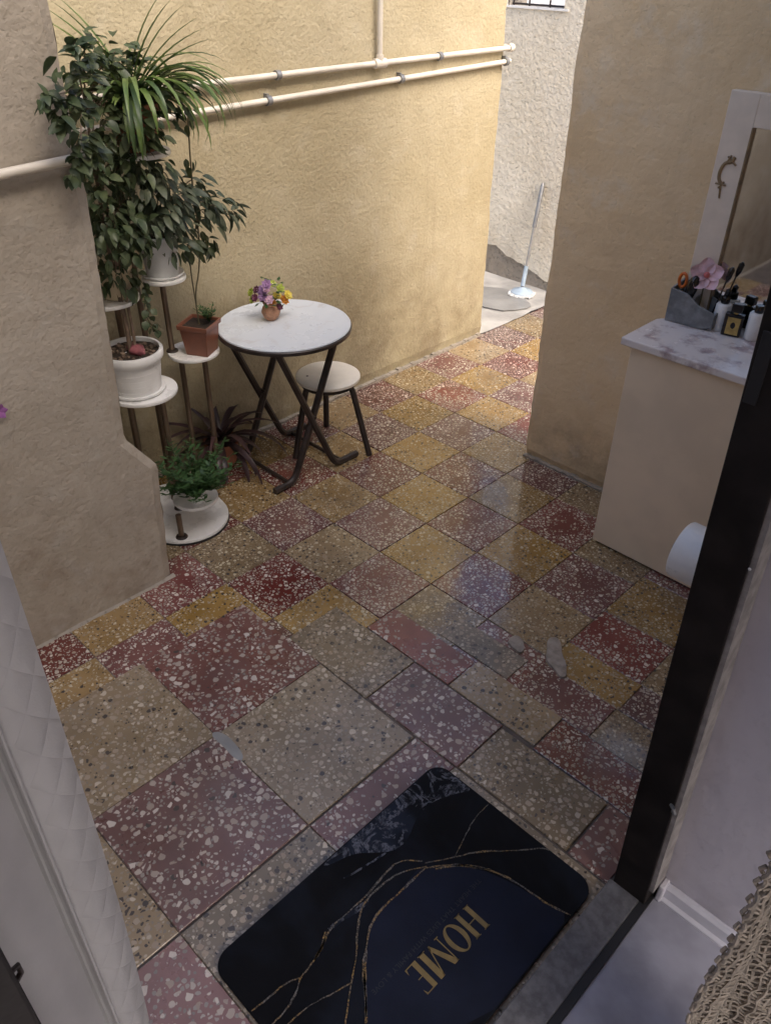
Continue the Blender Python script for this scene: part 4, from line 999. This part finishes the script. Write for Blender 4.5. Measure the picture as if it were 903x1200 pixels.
def sprig(m, root, n, L_, ll, lw, spread=.6, up=1.0):
    for _ in range(n):
        d = Vector((U(-1, 1) * spread, U(-1, 1) * spread, up)).normalized() * L_ * U(.6, 1.1); m.tube([root, root + d * .5 + Vector((0, 0, .003)), root + d], .0008, 4, False)
        for k in range(9):
            t = .25 + .75 * k / 9; p = root + d * t; a = k * 2.4 + U(-.4, .4); e = Vector((math.cos(a), math.sin(a), .45)).normalized() * ll * U(.7, 1.2); s = e.cross(Vector((0, 0, 1))).normalized() * lw
            m.add([p, p + e * .5 + s, p + e, p + e * .5 - s], [(0, 1, 2, 3)])
sprig(m, c0, 16, .055, .015, .0032, .75); m.build('bush', M['bush'], bpn, kind='stuff', fixn=False)
# --- 3 bush in the small white cup
q = Vector((SH['cup'][0] + .026, SH['cup'][1] - .008, SH['cup'][2]))
cup = pot('potted_bush', 'small leafy green bush in a little white cup on the lowest shelf', q, [(.0, .0005), (.018, .0005), (.021, .004), (.026, .035), (.024, .036), (.022, .03), (0, .03)], M['white'], .022, .0312)
m = MB(); sprig(m, Vector((0, 0, .034)), 46, .165, .026, .0058, .85, .75); sprig(m, Vector((-.004, -.004, .034)), 40, .115, .024, .0058, 1.3, .35); m.build('foliage', M['bush'], cup, kind='stuff', fixn=False)
# --- 4 purple strap plant in a terracotta bowl beside the table
def strap(L_, W_, dirv, arch, droop, mat, n=9, name='leaf', fold=.35):
    d = Vector((dirv[0], dirv[1], 0)).normalized(); s = Vector((-d.y, d.x, 0)); vs = []
    p = Vector((0, 0, 0)); ang = arch
    for i in range(n + 1):
        t = i / n; w_ = W_ * .5 * (min(1, .45 + 1.6 * t) if t < .4 else 1) * (1 - max(0, (t - .45) / .55) ** 2) + .0002
        up = Vector((-d.x * math.sin(ang), -d.y * math.sin(ang), math.cos(ang)))
        vs += [p + s * w_ + up * w_ * fold, p.copy(), p - s * w_ + up * w_ * fold]
        p = p + (d * math.cos(ang) + Vector((0, 0, math.sin(ang)))) * (L_ / n); ang -= droop / n
    m = MB(); m.add(vs, [f for i in range(n) for f in ((3 * i, 3 * i + 1, 3 * i + 4, 3 * i + 3), (3 * i + 1, 3 * i + 2, 3 * i + 5, 3 * i + 4))]); return m
bw = Vector((-.715, -.035, 0))
bow = pot('potted_bromeliad', 'dark purple strap leaved plant in a terracotta bowl under the table edge', bw + Vector((0, 0, .016)), [(.0, -.014), (.040, -.014), (.046, .0), (.055, .060), (.057, .064), (.059, .078), (.055, .078), (.052, .066), (0, .066)], M['terra'], .053, .068)
for k_ in range(26):
    a = k_ * 2.4 + U(-.3, .3); o = strap(U(.17, .29), U(.015, .023), (math.cos(a), math.sin(a)), U(.35, 1.25), U(.7, 2.2), M['purple']).build('leaf', M['purple'], bow, loc=(U(-.012, .012), U(-.012, .012), .068), smooth=True, fixn=False)
sp2 = G(262, 560, .10); 
for k_, (a, L_) in enumerate(((-.9, .17), (-.5, .19), (.2, .2), (-1.4, .15), (.9, .19), (1.3, .17))):
    strap(L_, .022, (math.cos(a), math.sin(a)), .5, 2.1, M['purple']).build('leaf', M['purple'], bow, loc=(.02, -.02, .068), smooth=True, fixn=False)
# --- 5 leafy shrub in a pale pot on the middle shelf
q = Vector((SH['mid'][0], SH['mid'][1], SH['mid'][2]))
shb = pot('potted_shrub', 'grey green leafy shrub spilling from a pale grey pot on the stand', q, [(.0, .0005), (.040, .0005), (.044, .005), (.050, .10), (.053, .101), (.054, .113), (.050, .114), (.048, .106), (0, .106)], M['greypot'], .049, .107)
m = MB(); m.lathe([(.0, 0.0008), (.050, .0008), (.057, .008), (.056, .011), (.049, .007), (0, .007)], 36); m.build('saucer', M['white'], shb, smooth=True)
sl = [leafmesh('leaf', U(.030, .044), U(.014, .020), M['mid'], .3, U(.2, .5)) for _ in range(6)]
cl2 = [(170, 215, 18, .05), (195, 235, 24, .05), (215, 225, 18, .045), (235, 235, 16, .04), (255, 240, 12, .035), (272, 248, 6, .02), (180, 260, 18, .045), (210, 262, 14, .04), (225, 210, 8, .03), (160, 250, 14, .045), (190, 205, 12, .04), (240, 255, 6, .03), (158, 190, 14, .05), (205, 290, 6, .03), (180, 290, 6, .03)]
br = MB()
for px, py, cnt, rad in cl2:
    X = -.61 + U(-.04, .05); c = PX(px, py, X); r0 = Vector((0, 0, .106)); e = c - q
    br.tube(smoothp([r0, (r0 + e) / 2 + Vector((0, 0, .04)), e], 1), .0016, 5, False)
    tips = []
    for _ in range(int(cnt * 2.1)):
        o = Vector((U(-1, 1), U(-1, 1), U(-1, 1))) * rad; o.z *= .7; tips.append((c + o, o.normalized() * .6 + Vector((e.x, e.y, 0)).normalized() * .6 + Vector((0, 0, -.3))))
    leaves(shb, q, tips, sl, (.6, 1.35), .5)
br.build('branches', M['stem'], shb, smooth=True, fixn=False); rest_leaves(shb)
# --- 6 spider plant in a terracotta pot on the top shelf
q = Vector((SH['top'][0], SH['top'][1], SH['top'][2]))
spd = pot('spider_plant', 'arching green spider plant in a terracotta pot at the stand top', q, [(.0, .0005), (.042, .0005), (.046, .004), (.058, .085), (.063, .086), (.064, .105), (.059, .106), (.056, .096), (0, .096)], M['terra'], .057, .097)
toR = RGT0
for k_ in range(64):
    a = U(-math.pi, math.pi); 
    dv = toR * math.cos(a) + fwd_xy * math.sin(a)
    right = math.cos(a)
    L_ = U(.20, .30) if right > .2 else U(.12, .20)
    strap(L_, U(.010, .017), (dv.x, dv.y), U(.6, 1.35), U(1.6, 3.0) if right > .1 else U(.8, 2.2), None).build('leaf', M['spider'] if rnd() < .7 else M['spiderdark'], spd, loc=Vector((0, 0, .098)) + dv * U(0, .03), smooth=True, fixn=False)
for k_ in range(14):
    dv = toR * U(.7, 1) + fwd_xy * U(-.5, .5)
    strap(U(.25, .33), U(.012, .018), (dv.x, dv.y), U(.7, 1.2), U(2.3, 3.2), None).build('leaf', M['spider'], spd, loc=Vector((0, 0, .10)) + dv * .03, smooth=True, fixn=False)
for dvx, ar in ((.55, 1.25), (.3, 1.35), (.75, 1.0), (.1, 1.45), (-.5, 1.2), (-.3, 1.35), (-.7, 1.1), (-.15, 1.3), (.6, .9), (.45, 1.1)):
    dv = toR * dvx + fwd_xy * U(-.1, .1); strap(.26, .018, (dv.x, dv.y), ar, .7, None).build('leaf', M['spider'], spd, loc=(0, 0, .10), smooth=True, fixn=False)
# --- 7 trailing plant in a cream pot on the left shelf
q = Vector((SH['left'][0] + .02, SH['left'][1] + .02, SH['left'][2]))
trl = pot('trailing_plant', 'dark round leaved trailing plant in a cream pot behind the pier', q, [(.0, .0005), (.034, .0005), (.038, .004), (.045, .075), (.048, .076), (.048, .086), (.044, .086), (.042, .078), (0, .078)], M['creampot'], .043, .079)
rl = [leafmesh('leaf', .022, .019, M['ficus'], .2, .3, 4) for _ in range(3)]
tips = []
vin = [Vector((.02, .02, .08)), PX(168, 330, -.60) - q, PX(176, 350, -.585) - q, PX(170, 372, -.58) - q, PX(182, 385, -.58) - q]
m = MB(); vs_ = smoothp(vin, 2); m.tube(vs_, .0013, 5); m.build('vine', M['stem'], trl, smooth=True)
for p in vs_[3:]:
    for _ in range(2): tips.append((p + q + Vector((U(-.01, .01), U(-.01, .01), U(-.01, .01))), Vector((U(-.3, 1), U(-.6, .8), U(-.6, .2)))))
for _ in range(24):
    o = Vector((U(-.05, .06), U(-.05, .06), U(.0, .06))); tips.append((q + Vector((0, 0, .085)) + o, o + Vector((.02, 0, -.03))))
leaves(trl, q, tips, rl); rest_leaves(trl)
# purple paper flower on the pier
p = PX(-2, 482, -.322)
pw = thing('paper_flower', 'purple paper flower pinned to the plaster pier', 'paper flower', p)
pmm = plain('purple_paper', (.25, .09, .26), .7, .2)
for k_ in range(6):
    a = k_ * math.pi / 3; m = MB(); d = Vector((0, math.cos(a), math.sin(a))); s = Vector((0, -d.z, d.y))
    m.add([Vector((0, 0, 0)), d * .012 + s * .007 + Vector((.003, 0, 0)), d * .019 + Vector((.006, 0, 0)), d * .012 - s * .007 + Vector((.003, 0, 0))], [(0, 1, 2, 3)]); m.build('petal', pmm, pw)
